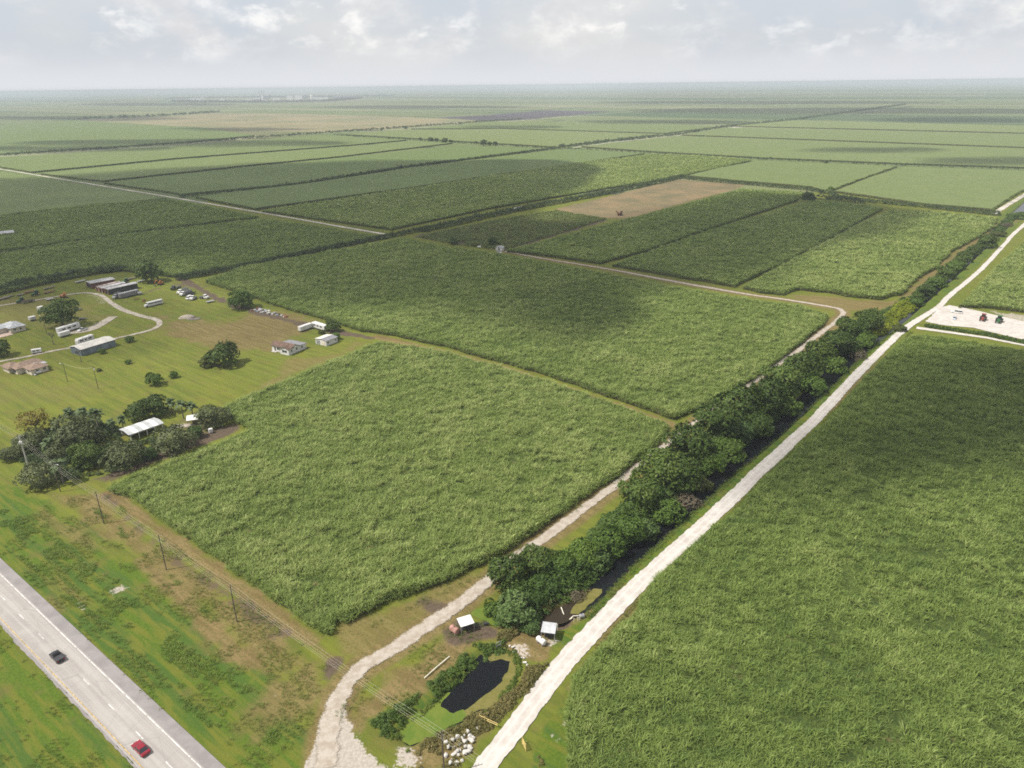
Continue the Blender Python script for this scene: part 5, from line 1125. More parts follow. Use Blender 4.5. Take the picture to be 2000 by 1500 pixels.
PB = [((56, 913), 13.0, CONC, .26, 'pale concrete pole with grey transformers standing before the roadside grove', True), ((118, 960), 11.5, WOODP, .16, 'dark wooden pole with a street lamp at the grove corner', False), ((203, 1022), 11.5, WOODP, .16, 'wooden pole beside the left tip of the bright cane field', False), ((325, 1112), 11.5, WOODP, .16, 'wooden pole along the bare strip, between the cane tip pole and the rutted corner pole', False), ((463, 1214), 11.5, WOODP, .16, 'wooden pole beside the rutted ground left of the nearest cane corner', False), ((868, 1512), 11.5, WOODP, .17, 'wooden pole next to the white rubble pile', False)]
HT = {}
for i, (b, h, m_, r, lab, tr) in enumerate(PB):
    pole('utility_pole', lab, b, h, m_, r, None, tr, i == 1)
pts = [np.array([*at(*b)[:2], h]) for b, h, *_ in PB]
d_ = pts[1]-pts[4]; pts = [pts[0]+np.array([-60*UH[0], -60*UH[1], 0])] + pts + [pts[-1]+np.array([60*UH[0], 60*UH[1], -.3])]
WIRE = paint('aluminium_wire', (.55, .53, .45), .5, .05)
def wire(off, drop, label, rad=.011):
    mb = MB(); seq = []
    for a, b in zip(pts, pts[1:]):
        a = np.array([a[0]+VH[0]*off, a[1]+VH[1]*off, a[2]-drop]); b = np.array([b[0]+VH[0]*off, b[1]+VH[1]*off, b[2]-drop]); L = np.linalg.norm(b-a)
        for k in range(10): s_ = k/10; seq.append(tuple(a+(b-a)*s_-np.array([0, 0, 4*s_*(1-s_)*L*.014])))
    seq.append(tuple(b)); mb.path(seq, rad, 4); o = mb.build('power_cable', WIRE); tag(o, label, 'cable', 'cables of the power line')
wire(.5, .25, 'highest cable of the power line along the bright cane field'); wire(.5, 1.4, 'middle cable on the cane side of the power line poles'); wire(-.5, 1.4, 'cable on the highway side of the power line poles'); wire(.5, 2.3, 'lowest cable of the power line along the cane field')

# ---- pumps by the pond
def pump_shed(name, label, c, w, d, h, rz, roofm):
    t = thing(name, label, 'pump shed', at(*c), rz)
    for x in (-w/2+.12, w/2-.12):
        for y in (-d/2+.12, d/2-.12): MB().box(x-.07, y-.07, -.2, x+.07, y+.07, h).build('post', STEEL, t)
    r_ = MB().add([(-w/2, -d/2, h), (w/2, -d/2, h), (w/2, d/2, h+.35), (-w/2, d/2, h+.35), (-w/2, -d/2, h+.08), (w/2, -d/2, h+.08), (w/2, d/2, h+.43), (-w/2, d/2, h+.43)], [(3, 2, 1, 0), (4, 5, 6, 7), (0, 1, 5, 4), (1, 2, 6, 5), (2, 3, 7, 6), (3, 0, 4, 7)]); r_.build('roof', roofm, t)
    e = MB().box(-w*.3, -.5, .1, w*.25, .5, 1.15, .08).tube((-w*.1, 0, 1.1), (-w*.1, 0, 1.9), .08).tube((w*.25, 0, .6), (w*.45, 0, .6), .3, .25, 10); e.build('pump_engine', DARKM, t)
    return t
r1 = heading((885, 1230), (930, 1216)); r2 = heading((1040, 1240), (1075, 1262))
pump_shed('pump_shed', 'small pump shelter with white tin roof beside the rusty red tank', (910, 1228), 3.6, 3.0, 2.4, r1, WHITE)
pump_shed('pump_shed', 'square grey roofed pump shelter beside the white fuel tank', (1072, 1243), 3.5, 3.4, 2.6, r2+.55, paint('pale_tin', (.40, .40, .42), .45, .15))
def tank(label, c, L, r, rz, m_, name='fuel_tank', z=.35):
    t = thing(name, label, 'tank', at(*c), rz)
    MB().prism([(r*math.cos(2*math.pi*i/16), z+r+r*math.sin(2*math.pi*i/16)) for i in range(16)], -L/2, L/2, 'x', .14).build('tank_body', m_, t)
    for x in (-L*.3, L*.3): MB().box(x-.12, -r*.8, -.15, x+.12, r*.8, z+.35).build('cradle', STEEL, t)
    MB().tube((0, 0, z+2*r-.03), (0, 0, z+2*r+.18), .13, .13, 8).build('filler_cap', DARKM, t); return t
tank('white cylindrical fuel tank in front of the grey pump shelter', (1057, 1257), 2.5, .72, heading((1045, 1245), (1068, 1262)), WHITE)
tank('rusty red cylindrical tank lying by the track', (888, 1235), 2.4, .85, heading((880, 1228), (897, 1240)), PINKT, z=.2)
t = thing('intake_rack', 'dark lattice intake frame behind the white roofed pump shelter', 'pump frame', at(936, 1222), r1)
mb = MB()
for y in (-.5, .5): mb.path([(-1.8, y, .9), (2.2, y, .5)], .07).path([(-1.8, y, .3), (2.2, y, .1)], .07)
for i in range(7): x = -1.8+i*.65; mb.path([(x, -.5, .9-.065*i), (x, .5, .9-.065*i)], .05).path([(x, -.5, .3), (x, -.5, .9-.065*i)], .05).path([(x, .5, .3), (x, .5, .9-.065*i)], .05)
mb.build('lattice', DARKM, t); MB().tube((1.2, -.3, .5), (2.4, -.3, .3), .3, .3, 10).build('intake_pipe', DARKM, t)
def pipe(label, pts_, r, m_, name='pipe', cat='pipe'):
    o = MB().path(pts_, r, 8).build(name, m_, None, False); tag(o, label, cat); return o
CREAM = paint('cream_pipe', (.62, .58, .48), .5, .12)
pipe('white bent discharge pipe reaching out over the canal end', [at(1096, 1184, 1.9), at(1102, 1194, 1.0), at(1111, 1202, .6), at(1120, 1200, .5), at(1132, 1197, .5)], .14, CREAM)
pipe('short white pipe beside the bent one at the canal end', [at(1106, 1203, .5), at(1118, 1203, .4)], .12, CREAM)
pipe('thin white post beside the grey pump shelter roof', [at(1089, 1226, -.5), at(1089, 1226, 2.6)], .08, CREAM, 'post', 'post')
pipe('long white pipe lying along the weeds above the pond', [at(829, 1326, .35), at(852, 1306, .45), at(878, 1284, .4)], .14, CREAM)
for x, lab in ((1121, 'left small white marker post at the canal end'), (1128, 'middle small white marker post at the canal end'), (1131, 'right small white marker post at the canal end')):
    o = MB().box(-.08, -.08, -.3, .08, .08, 1.1, .02).tube((0, 0, 1.1), (0, 0, 1.2), .1, .04, 6).build('marker_post', CREAM); o.location = at(x, 1212); tag(o, lab, 'post', 'marker posts at the canal end')
tank('small grey drum at the canal end beside the white road', (1136, 1206), 1.4, .55, .4, STEEL, 'drum', .1)
t = thing('water_gate', 'grey metal sluice frame in the weeds at the far side of the pond', 'sluice', at(974, 1262), .6)
MB().box(-.7, -.06, -.5, -.58, .06, 1.9).box(.58, -.06, -.5, .7, .06, 1.9).box(-.7, -.06, 1.8, .7, .06, 1.95).build('frame', STEEL, t); MB().box(-.57, -.03, .1, .57, .03, 1.0).build('gate_panel', STEEL, t)
# concrete rubble
ROCK = [MB().blob((0, 0, .35), (.62, .5, .42), 8, 5, .3, s_) for s_ in range(5)] + [MB().box(-.9, -.5, .05, .9, .5, .5, .12)]
RME = [q.build('concrete_chunk', paint('white_limestone_block', (.50, .475, .44), .9, .25, 1.4, .05)) for q in ROCK]
cnt = 0
def rock(px, py, s_, label, group, z=0):
    global cnt
    k = cnt % len(RME); o = RME[cnt] if cnt < len(RME) else RME[k].copy()
    if cnt >= len(RME): COL.objects.link(o)
    o.location = at(px, py, z); o.rotation_euler = (RNG.uniform(-.3, .3), RNG.uniform(-.3, .3), RNG.uniform(0, 6.28)); o.scale = (s_, s_*RNG.uniform(.8, 1.2), s_*RNG.uniform(.8, 1.2)); tag(o, label, 'rubble', group); cnt += 1
RP = [(871, 1452), (876, 1463), (872, 1476), (884, 1447), (886, 1460), (888, 1472), (884, 1485), (895, 1442), (897, 1455), (899, 1466), (896, 1478), (890, 1490), (906, 1438), (908, 1450), (910, 1461), (907, 1473), (918, 1438), (920, 1448), (917, 1459), (914, 1432), (880, 1494), (902, 1486), (924, 1442), (912, 1470), (894, 1468), (903, 1446)]
for i, (a, b) in enumerate(RP): rock(a, b, RNG.uniform(.55, .95), 'broken white concrete chunk in the rubble pile beside the wooden pole', 'broken concrete chunks in the rubble pile', RNG.uniform(-.05, .45))
rock(935, 1424, 1.0, 'single white chunk lying apart between rubble pile and yellow gate', None); rock(921, 1462, .7, 'small white chunk fallen on the road side of the rubble pile', None)
RC = [(996+i*4.2+RNG.uniform(-2, 2), 1258+i*5+RNG.uniform(-3, 3)) for i in range(10)]
for a, b in RC: rock(a, b, RNG.uniform(.35, .6), 'small pale stone on the rubble bank between pond and pump shelter', 'stones on the rubble bank by the pond')
# yellow gate posts
def gate(label, A, B, h=1.25, bars=2):
    org, rz, L = frame(A, B); t = thing('pipe_gate', label, 'gate', (org[0], org[1], 0), rz)
    for x in (0, L*.28): MB().tube((x, 0, -.3), (x, 0, h+.35), .085, .085, 8).build('post', YELP, t)
    mb = MB()
    for k in range(bars): mb.path([(0, 0, h*(1-.45*k)), (L, 0, h*(.95-.35*k))], .065, 6)
    mb.path([(L*.28, 0, h*.3), (L*.55, 0, h)], .05, 6).build('barrier_arm', YELP, t); return t
gate('yellow pipe gate arm reaching to the white road beside the rubble pile', (937, 1406), (972, 1422), 1.3)
t = thing('pipe_gate', 'yellow ladder shaped gate panel on the cane side of the white road', 'gate', at(1020, 1452), heading((1020, 1452), (1028, 1468)))
mb = MB()
for x in (0, 1.9): MB().tube((x, 0, -.3), (x, 0, 2.0), .09, .09, 8).build('post', YELP, t)
for z in (.4, .85, 1.3, 1.75): mb.path([(0, 0, z), (1.9, 0, z)], .055, 6)
mb.build('rails', YELP, t)

# ---- white house by the cane
org, rz, Lf = frame((527.5, 686.5), (564.5, 694)); Dp = dist((564.5, 694), (597, 679))
t = thing('white_house', 'white walled house with brown roof and grey rear roof on the lawn', 'house', org, rz)
k_ = Lf
MB().box(0, 1.6, -.2, k_, Dp*.58, 3.1).build('wall', WHITE, t); MB().box(k_*.55, 0, -.2, k_, 1.59, 3.1).box(k_*.12, Dp*.581, -.2, k_*.997, Dp, 2.6).build('wall', WHITE, t)
rf = gable(MB(), 0, 1.6, k_, Dp*.58, 3.1, 1.5, .5, 'x').build('roof', BROWNROOF, t)
gable(MB(), k_*.55, -.1, k_, Dp*.28, 3.12, 1.25, .45, 'y').build('gable_roof', BROWNROOF, rf)
MB().add([(0, 1.6, 3.1), (0, Dp*.58, 3.1), (0, Dp*.29+.8, 4.5), (k_, 1.6, 3.1), (k_, Dp*.58, 3.1), (k_, Dp*.29+.8, 4.5), (k_*.55, 0, 3.1), (k_, 0, 3.1), (k_*.775, 0, 4.2)], [(0, 1, 2), (3, 5, 4), (6, 8, 7)]).build('gable_wall', WHITE, t)
MB().add([(k_*.12-.3, Dp*.58, 3.05), (k_+.4, Dp*.58, 3.05), (k_+.4, Dp+.4, 2.65), (k_*.12-.3, Dp+.4, 2.65), (k_*.12-.3, Dp*.58, 2.93), (k_+.4, Dp*.58, 2.93), (k_+.4, Dp+.4, 2.53), (k_*.12-.3, Dp+.4, 2.53)], [(0, 1, 2, 3), (7, 6, 5, 4), (0, 4, 5, 1), (1, 5, 6, 2), (2, 6, 7, 3), (3, 7, 4, 0)]).build('rear_roof', GREYROOF, t)
windows(t, [('x', 1.6, k_*.27, k_*.48, 1.1, 2.3), ('x', 0, k_*.66, k_*.9, 1.1, 2.3), ('y', k_, Dp*.14, Dp*.22, 1.2, 2.3), ('y', k_, Dp*.42, Dp*.50, 1.2, 2.3), ('y', k_, Dp*.72, Dp*.80, 1.1, 2.1)])
dr_ = MB().box(k_*.12, 1.53, 0, k_*.21, 1.66, 2.15).build('door', TIMBER, t); MB().box(k_*.13, 1.48, 1.0, k_*.14, 1.53, 1.1).build('handle', STEEL, dr_)
MB().box(k_*.05, .2, -.1, k_*.3, 1.55, .25).build('porch_step', CONC, t)
org, rz, Lf = frame((617, 671), (637.5, 676)); Dp = dist((637.5, 676), (657, 667))
t = thing('small_shed', 'small white shed with half dark lean-to roof beside the white house', 'shed', org, rz)
MB().box(0, 0, -.2, Lf, Dp, 2.8).build('wall', WHITE, t)
MB().add([(-.3, -.3, 2.85), (Lf*.55, -.3, 3.4), (Lf*.55, Dp+.3, 3.4), (-.3, Dp+.3, 2.85)], [(0, 1, 2, 3)]).add([(-.3, -.3, 2.75), (Lf*.55, -.3, 3.3), (Lf*.55, Dp+.3, 3.3), (-.3, Dp+.3, 2.75)], [(3, 2, 1, 0)]).build('roof', paint('cream_tin', (.55, .54, .48), .5, .15), t)
MB().add([(Lf*.551, -.3, 3.4), (Lf+.4, -.3, 2.8), (Lf+.4, Dp+.3, 2.8), (Lf*.551, Dp+.3, 3.4), (Lf*.551, -.3, 3.3), (Lf+.4, -.3, 2.7), (Lf+.4, Dp+.3, 2.7), (Lf*.551, Dp+.3, 3.3)], [(0, 1, 2, 3), (7, 6, 5, 4), (0, 4, 5, 1), (1, 5, 6, 2), (2, 6, 7, 3), (3, 7, 4, 0)]).build('lean_to_roof', GREYROOF, t)
for a, b in ((.08, .42), (.55, .92)): MB().box(Lf*a, -.05, 0, Lf*b, .06, 2.2).build('door', OFFW if a > .3 else STEEL, t)
windows(t, [('y', Lf, Dp*.1, Dp*.25, 1.2, 2.0), ('y', Lf, Dp*.75, Dp*.88, 1.2, 2.0)])
def box_trailer(label, A, B, w, h, m_, name='trailer', cat='trailer', win=0, z0=.6, group=None, roofm=None):
    org, rz, L = frame(A, B); t = thing(name, label, cat, org, rz, group)
    MB().box(0, 0, z0, L, w, z0+h, .12).build('body', m_, t); MB().box(.05, .05, z0+h-.02, L-.05, w-.05, z0+h+.07, .03).build('roof', roofm or WHITE, t)
    MB().box(.3, .25, z0-.2, L-.3, w-.25, z0).build('chassis', DARKM, t)
    for x in (L*.3, L*.3+1.0):
        for y in (.15, w-.15): MB().tube((x, y-.12, .38), (x, y+.12, .38), .38, .38, 10).build('wheel', RUBBER, t)
    for i in range(win): x = L*(.15+.75*i/max(1, win)); MB().box(x, -.02, z0+h*.45, x+L*.5/max(win, 1), .05, z0+h*.75).build('window', GLASS, t)
    return t
box_trailer('long low white trailer on the lawn by the cane edge', (588, 649), (611, 641), 2.4, 2.3, WHITE)
box_trailer('white mobile home set at an angle to the long white trailer', (609, 640), (634, 648), 2.8, 2.6, WHITE, 'mobile_home', 'mobile home', 3)

# ---- brown roofed house
org, rz, Lf = frame((30, 727), (63, 733)); 
org, rz, Lf = frame((63, 733), (97, 723)); k_ = Lf; Dp = dist((63, 733), (32, 722))
t = thing('brown_roofed_house', 'cream house with tan brown hipped roofs and a small grey lean-to roof', 'house', org, rz)
MB().box(0, 0, -.2, k_*.95, 7.2, 2.7).build('wall', OFFW, t); MB().box(-3.2, 7.21, -.2, k_*1.15, 14.5, 2.7).box(-4.6, 12.4, -.2, -3.21, 18.5, 2.7).build('wall', OFFW, t)
rf = hip(MB(), 0, 0, k_*.95, 7.4, 2.7, 1.6, .6).build('roof', TANROOF, t); hip(MB(), -3.2, 7.0, k_*1.15, 14.5, 2.72, 1.9, .6).build('main_roof', TANROOF, rf); hip(MB(), -5, 11, .5, 18.8, 2.69, 1.5, .5).build('wing_roof', TANROOF, rf)
MB().add([(k_*.55, 4.2, 3.1), (k_*1.18, 3.6, 2.75), (k_*1.18, 7.6, 2.85), (k_*.55, 8.2, 3.35), (k_*.55, 4.2, 3.0), (k_*1.18, 3.6, 2.65), (k_*1.18, 7.6, 2.75), (k_*.55, 8.2, 3.25)], [(0, 1, 2, 3), (7, 6, 5, 4), (0, 4, 5, 1), (1, 5, 6, 2), (2, 6, 7, 3), (3, 7, 4, 0)]).build('lean_to_roof', TINROOF, t)
windows(t, [('x', 0, k_*.28, k_*.40, 1.0, 2.1), ('x', 0, k_*.68, k_*.82, 1.0, 2.1), ('y', 0, 2.2, 3.6, 1.0, 2.1), ('y', -3.2, 8.3, 11.6, .5, 2.3)], None)
tank('white propane tank against the brown roofed house', (76, 730), 2.2, .55, rz, WHITE, 'propane_tank', .3)
tank('tiny round white tank at the corner of the brown roofed house', (69, 733.5), .8, .35, rz, WHITE, 'water_tank', .1)
box_trailer('white van parked behind the brown roofed house, seen over its roof', (62, 692), (82, 689), 2.0, 1.7, WHITE, 'van', 'van', 2, .45)
# ---- grey roofed house at the left edge
org, rz, Lf = frame((22, 651), (51, 644)); k_ = Lf
t = thing('grey_roofed_house', 'pale house with grey hipped roof at the left picture edge', 'house', org, rz)
MB().box(0, 0, -.2, k_, 12, 2.8).build('wall', OFFW, t); MB().box(-11, 4.2, -.2, -.01, 13, 2.8).build('wall', OFFW, t)
rf = hip(MB(), 0, 0, k_, 12, 2.8, 1.9, .6).build('roof', TINROOF, t); hip(MB(), -11.5, 4, 2, 13, 2.79, 1.7, .5).build('wing_roof', TINROOF, rf)
windows(t, [('x', 0, k_*.2, k_*.36, 1.0, 2.1), ('x', 0, k_*.6, k_*.74, 1.0, 2.1), ('y', 0, 1.2, 2.8, 1.0, 2.1)])
MB().box(-12, -3.5, -.1, -.2, 4.1, .14).build('terrace', paint('terracotta_terrace', (.42, .32, .26), .9, .2), t)
tank('white propane tank beside the grey roofed house', (36, 647), 2.2, .55, rz, WHITE, 'propane_tank', .3)
box_trailer('small white utility trailer box left of the big farmyard tree', (60, 628), (72, 625), 2.4, 1.8, paint('faded_white', (.50, .48, .46), .6, .2))
box_trailer('upright white panel shed half hidden by the big farmyard tree', (79, 610), (88, 607), 2.2, 3.0, WHITE, 'small_shed', 'shed', 0, .1)
# ---- long metal building and motorhome
org, rz, Lf = frame((160, 695.5), (227, 675)); k_ = Lf
t = thing('metal_building', 'long low metal building with pale roof and blue grey side', 'building', org, rz)
MB().box(0, 0, -.2, k_, 9.5, 3.4).build('wall', BLUEG, t)
gable(MB(), 0, 0, k_, 9.5, 3.45, 1.0, .3, 'x').build('roof', paint('pale_sheet_roof', (.50, .48, .44), .55, .15, .4), t)
for x in (k_*.25, k_*.6): MB().box(x, -.06, 0, x+3.2, .05, 2.7).build('door', paint('blue_grey_door', (.19, .22, .26), .5, .12), t)
org, rz, Lf = frame((154, 674.5), (185, 664)); k_ = max(8.5, Lf)
t = thing('motorhome', 'white motorhome with dark windows parked behind the long metal building', 'motorhome', org, rz)
MB().prism([(.0, .5), (.0, 2.2), (.5, 3.1), (k_, 3.1), (k_, .5)], 0, 2.5, 'y', .12).build('body', WHITE, t); MB().add([(-.01, .25, 1.5), (-.01, 2.25, 1.5), (.42, 2.2, 2.95), (.42, .3, 2.95)], [(0, 3, 2, 1)]).build('windscreen', GLASS, t)
for a, b in ((.12, .34), (.42, .55), (.66, .86)): MB().box(k_*a, -.02, 1.6, k_*b, .05, 2.4).build('window', GLASS, t)
for x in (.35, .75): MB().box(k_*x, .8, 3.1, k_*x+1.1, 1.7, 3.35, .06).build('roof_vent', WHITE, t)
for x in (1.2, k_-2.2):
    for y in (.15, 2.35): MB().tube((x, y-.13, .45), (x, y+.13, .45), .45, .45, 10).build('wheel', RUBBER, t)
# camper and its pickup
t = box_trailer('long white camper trailer parked on the grey pad below the big tree', (117, 654), (158, 641), 2.6, 2.9, WHITE, 'camper_trailer', 'camper', 3)
box_trailer('small white trailer in front of the long white camper', (119, 660), (139, 654), 2.3, 2.0, WHITE, 'trailer', 'trailer', 0)
car('pickup_truck', 'white pickup parked in front of the white camper', 'pickup', at(162, 645.5), heading((172, 642), (150, 649)), 5.9, 2.0, 1.9, WHITE, 'pickup')
# ---- sheds row
def open_shed(label, A, B, D, h, roofm, side, sl=.35, closed=False):
    """front edge A-B is the short open end; length D goes away to the right"""
    org, rz, w = frame(A, B); t = thing('farm_shed', label, 'shed', org, rz)
    MB().box(0, 0, -.2, w, .12, h-.1).box(0, .121, -.2, .12, D, h-.1).box(w-.12, .121, -.2, w, D, h-.1).build('wall', side, t)
    MB().add([(-.3, -.4, h), (w+.3, -.4, h), (w+.3, D+.4, h+sl), (-.3, D+.4, h+sl), (-.3, -.4, h+.13), (w+.3, -.4, h+.13), (w+.3, D+.4, h+sl+.13), (-.3, D+.4, h+sl+.13)], [(3, 2, 1, 0), (4, 5, 6, 7), (0, 1, 5, 4), (1, 2, 6, 5), (2, 3, 7, 6), (3, 0, 4, 7)]).build('roof', roofm, t)
    return t
def yard_shed(label, A, B, w, h, roofm, side, endm):
    """long side A-B faces the viewer"""
    org, rz, L = frame(A, B); t = thing('farm_shed', label, 'shed', org, rz)
    MB().box(.15, .1, -.2, L, .25, h).box(.15, w-.2, -.2, L, w, h).box(L-.12, .251, -.2, L, w-.201, h).build('wall', side, t)
    MB().box(0, .05, -.2, .149, .9, h).box(0, w-.9, -.2, .149, w, h).box(0, .901, h-.6, .149, w-.901, h).build('door_frame', endm, t)
    gable(MB(), 0, 0, L, w, h+.05, .5, .35, 'x').build('roof', roofm, t); MB().box(.5, 1.0, 0, .62, w-1.0, h-.7).build('door', DARKM, t); return t
TIN2 = paint('old_tin_roof', (.34, .335, .34), .6, .25, .4); TIN3 = paint('rusting_tin_roof', (.30, .245, .22), .7, .35, .4)
yard_shed('red brown open ended shed with wide grey roof, farthest of the row', (179, 564), (226, 555), 8.5, 3.6, TIN2, REDBARN, REDBARN)
yard_shed('narrow shed with rusty roof wedged second in the row', (193, 569), (236, 558.5), 3.2, 2.9, TIN3, RUST, PINKT)
yard_shed('grey roofed shed with red brown ends, third in the row', (201, 572), (246, 561), 4.2, 3.1, TIN2, REDBARN, PINKT)
yard_shed('dark sided shed with long grey roof, fourth in the row', (213, 576), (270, 563), 5.0, 3.6, TIN2, DARKM, RUST)
box_trailer('grey box trailer standing nearest the driveway beside the sheds', (236, 584), (273, 575), 2.5, 2.7, paint('dull_grey_sheet', (.20, .19, .20), .6, .2), roofm=STEEL)
truck('small truck with open door frame between the sheds and the grey box trailer', at(229, 582), heading((240, 578), (220, 586)), STEEL, 'box', 7, bodym=DARKM)
tank('round pale tank on its side at the end of the grey box trailer', (274, 575.5), 2.6, .9, .6, STEEL, 'water_tank', .3)
o = thing('farm_implement', 'rusty plough frame beside the grey box trailer', 'implement', at(267, 585), .4); mb = MB()
for i in range(4): mb.path([(-1.6+i, -.9, .2), (-1.3+i, 0, 1.1), (-1.6+i, .9, .2)], .09)
mb.path([(-1.6, 0, 1.1), (2, 0, 1.1)], .12).build('frame', RUST, o); [MB().tube((-1.6+i, -.25, .35), (-1.6+i, .25, .35), .35, .3, 10).build('disc', RUST, o) for i in range(4)]
o = copy_thing(o, at(281, 588), 1.9, 1.15, 'rusty plough frame just behind the white bus'); o.name = 'farm_implement'
# ---- white bus
org, rz, L = frame((285, 601.5), (320, 593)); L = 11.5
t = thing('bus', 'white old school bus parked alone on the grass', 'bus', org, rz)
MB().prism([(.06, .5), (.0, 1.0), (.06, 2.2), (.35, 2.8), (.85, 3.05), (1.65, 3.05), (2.15, 2.8), (2.44, 2.2), (2.5, 1.0), (2.44, .5)], 1.5, L, 'x', .15).build('body', WHITE, t)
MB().prism([(0.05, .5), (.05, 1.55), (1.2, 1.75), (1.52, 1.8), (1.52, .5)], .25, 2.25, 'y', .18).build('hood', WHITE, t)
MB().box(2.0, -.03, 1.75, L-.4, .03, 2.4).build('window_band', GLASS, t); MB().box(2.0, 2.47, 1.75, L-.4, 2.53, 2.4).build('window_band', GLASS, t); MB().box(1.46, .4, 1.8, 1.52, 2.1, 2.65).build('windscreen', GLASS, t)
for x in (1.0, L-3.2, L-4.2):
    for y in (.2, 2.3): MB().tube((x, y-.15, .48), (x, y+.15, .48), .48, .48, 12).build('wheel', RUBBER, t)
for y in (.55, 1.95): MB().box(.0, y-.15, 1.0, .07, y+.15, 1.25).build('headlight', LAMP, t)
# ---- truck yard at the cane edge
h_ = heading((372, 560), (342, 577))
truck('black flat bed truck at the back of the truck yard', at(344, 564), heading((360, 556), (326, 570)), BLACKP, 'flat', 9)
truck('white truck with silver open body, rearmost of the two long ones', at(357, 571.5), heading((370, 565), (341, 577)), WHITE, 'open', 9.5)
truck('white truck with pale open body beside the rearmost long one', at(363, 575), heading((376, 569), (347, 580)), WHITE, 'open', 9.5)
flat_trailer('long dark trailer with rusty deck parked beside the white trucks', at(372, 576), heading((386, 569), (357, 582)), 9, DARKM, sides=True)
car('van', 'white van with rounded front, left of two in the truck yard', 'van', at(369, 583.5), heading((376, 580), (362, 588)), 5.2, 2.0, 2.1, WHITE, 'van')
truck('white short truck right next to the rounded white van', at(378, 584.5), heading((388, 580), (370, 590)), WHITE, 'flat', 6.5)
truck('small truck with white cab facing away and black load, last in the yard', at(399, 583), heading((385, 583), (410, 586)), WHITE, 'flat', 7, bodym=DARKM)
flat_trailer('low pale trailer at the end of the truck yard', at(411, 590.5), heading((402, 592), (420, 588)), 5, STEEL)
def excavator(label, loc, rz, m_):
    t = thing('excavator', label, 'digger', loc, rz)
    MB().box(-1.9, -1.3, 0, 1.9, -.75, .8, .18).build('track', RUBBER, t); MB().box(-1.9, .75, 0, 1.9, 1.3, .8, .18).build('track', RUBBER, t)
    MB().box(-1.7, -1.2, .9, 1.2, 1.2, 1.9, .15).build('body', m_, t); MB().box(-.2, .2, 1.9, 1.3, 1.2, 3.0, .12).build('cab', m_, t); MB().box(-.1, 1.17, 2.1, 1.2, 1.22, 2.8).build('window', GLASS, t)
    b = MB().path([(1.0, -.3, 1.6), (2.6, -.3, 3.9), (4.4, -.3, 3.2)], [.25, .28, .2], 6).build('boom', m_, t); MB().path([(4.4, -.3, 3.2), (4.9, -.3, 1.2)], [.18, .14], 6).build('stick', m_, b); MB().prism([(4.5, .3), (4.6, 1.2), (5.1, 1.2), (5.5, .5)], -.8, .2, 'y', .03).build('bucket', DARKM, t)
    return t
excavator('orange digger with raised arm near the back hedge', at(314, 556), heading((318, 554), (300, 560)), ORANGE)
excavator('orange digger partly hidden behind the big farmyard tree', at(124, 581), heading((118, 580), (138, 584)), ORANGE)
tractor('green tractor with pale cab roof behind the farm sheds', at(245, 553), heading((252, 552), (236, 556)), GREENP, sc=1.25)
tractor('green tractor standing on the far driveway with yellow wheels', at(70, 577), heading((78, 575), (62, 580)), GREENP, sc=1.25)
tractor('dark green tractor hitched to a trailer on the driveway bend', at(41, 591), heading((48, 590), (34, 594)), GREENP, sc=1.2)
flat_trailer('loaded trailer behind the dark green tractor on the driveway', at(56, 591), heading((62, 590), (48, 593)), 7, TIMBER, sides=True)
tr = [(7, 584.5, 'flat farm trailer at the far left end of the yard'), (15, 581, 'second flat trailer near the left end of the yard'), (59, 571, 'long flat trailer along the back hedge left of the reddish one'), (95, 563.5, 'flat trailer against the back hedge, nearest the hedge gap'), (96, 571.5, 'reddish flat trailer in front of the back hedge'), (157, 551, 'pale long trailer by the hedge behind the sheds'), (257, 545, 'flat trailer parked right of the green tractor'), (278, 549.5, 'pale low trailer in front of the dark bushy tree'), (40, 577, 'small dark cart between two flat trailers'), (98, 586, 'white topped low trailer beside the driveway')]
for i, (a, b, lab) in enumerate(tr): flat_trailer(lab, at(a, b), heading((a-8, b+2), (a+8, b-2)), 7.5 if i not in (8, 9) else 4.5, RUST if 'reddish' in lab else STEEL if ('pale' in lab or 'white' in lab) else TIMBER, 'flat trailers round the farmyard')
flat_trailer('dark cart right of the big farmyard tree', at(152, 606), .5, 4, DARKM); flat_trailer('small dark cart below the big farmyard tree', at(161, 624), .2, 4, DARKM)
# heaps
def heap(label, c, rx, ry, h, m_, seed, name='dirt_heap', cat='heap'):
    o = MB().blob((0, 0, 0), (rx, ry, h), 14, 7, .16, seed).build(name, m_, None, True); o.location = at(*c, -.1); o.rotation_euler = (0, 0, .3); tag(o, label, cat); return o
heap('pale sand heap on the lawn', (366, 620), 4.6, 3.2, 1.7, paint('sand', (.33, .285, .235), .95, .25, 1, .08), 3)
heap('low grey rubble spread beside the pale sand heap', (380, 622.5), 4.2, 2.4, .5, paint('grey_rubble', (.15, .13, .115), .95, .35, 1.2, .1), 5)
JM = [WHITE, STEEL, paint('blue_grey_junk', (.30, .32, .37), .6, .3), CONC, DARKM, RUST]
for i in range(26):
    u_ = i/25; a = 494+u_*62+RNG.uniform(-3, 3); b = 604+u_*13+RNG.uniform(-3, 3); s_ = RNG.uniform(.5, 1.35)*(1.3 if i < 6 else 1)
    mb = MB().box(-1.1*s_, -.7*s_, -.1, 1.1*s_, .7*s_, .7*s_, .12) if i % 3 else MB().blob((0, 0, .3), (s_, s_*.8, s_*.7), 8, 5, .25, i)
    o = mb.build('scrap_piece', JM[int(RNG.integers(0, 6))]); o.location = at(a, b); o.rotation_euler = (0, RNG.uniform(-.2, .2), RNG.uniform(0, 3)); tag(o, 'piece of scrap in the junk heap along the cane edge behind the lawn', 'scrap', 'scrap pieces in the junk heap')
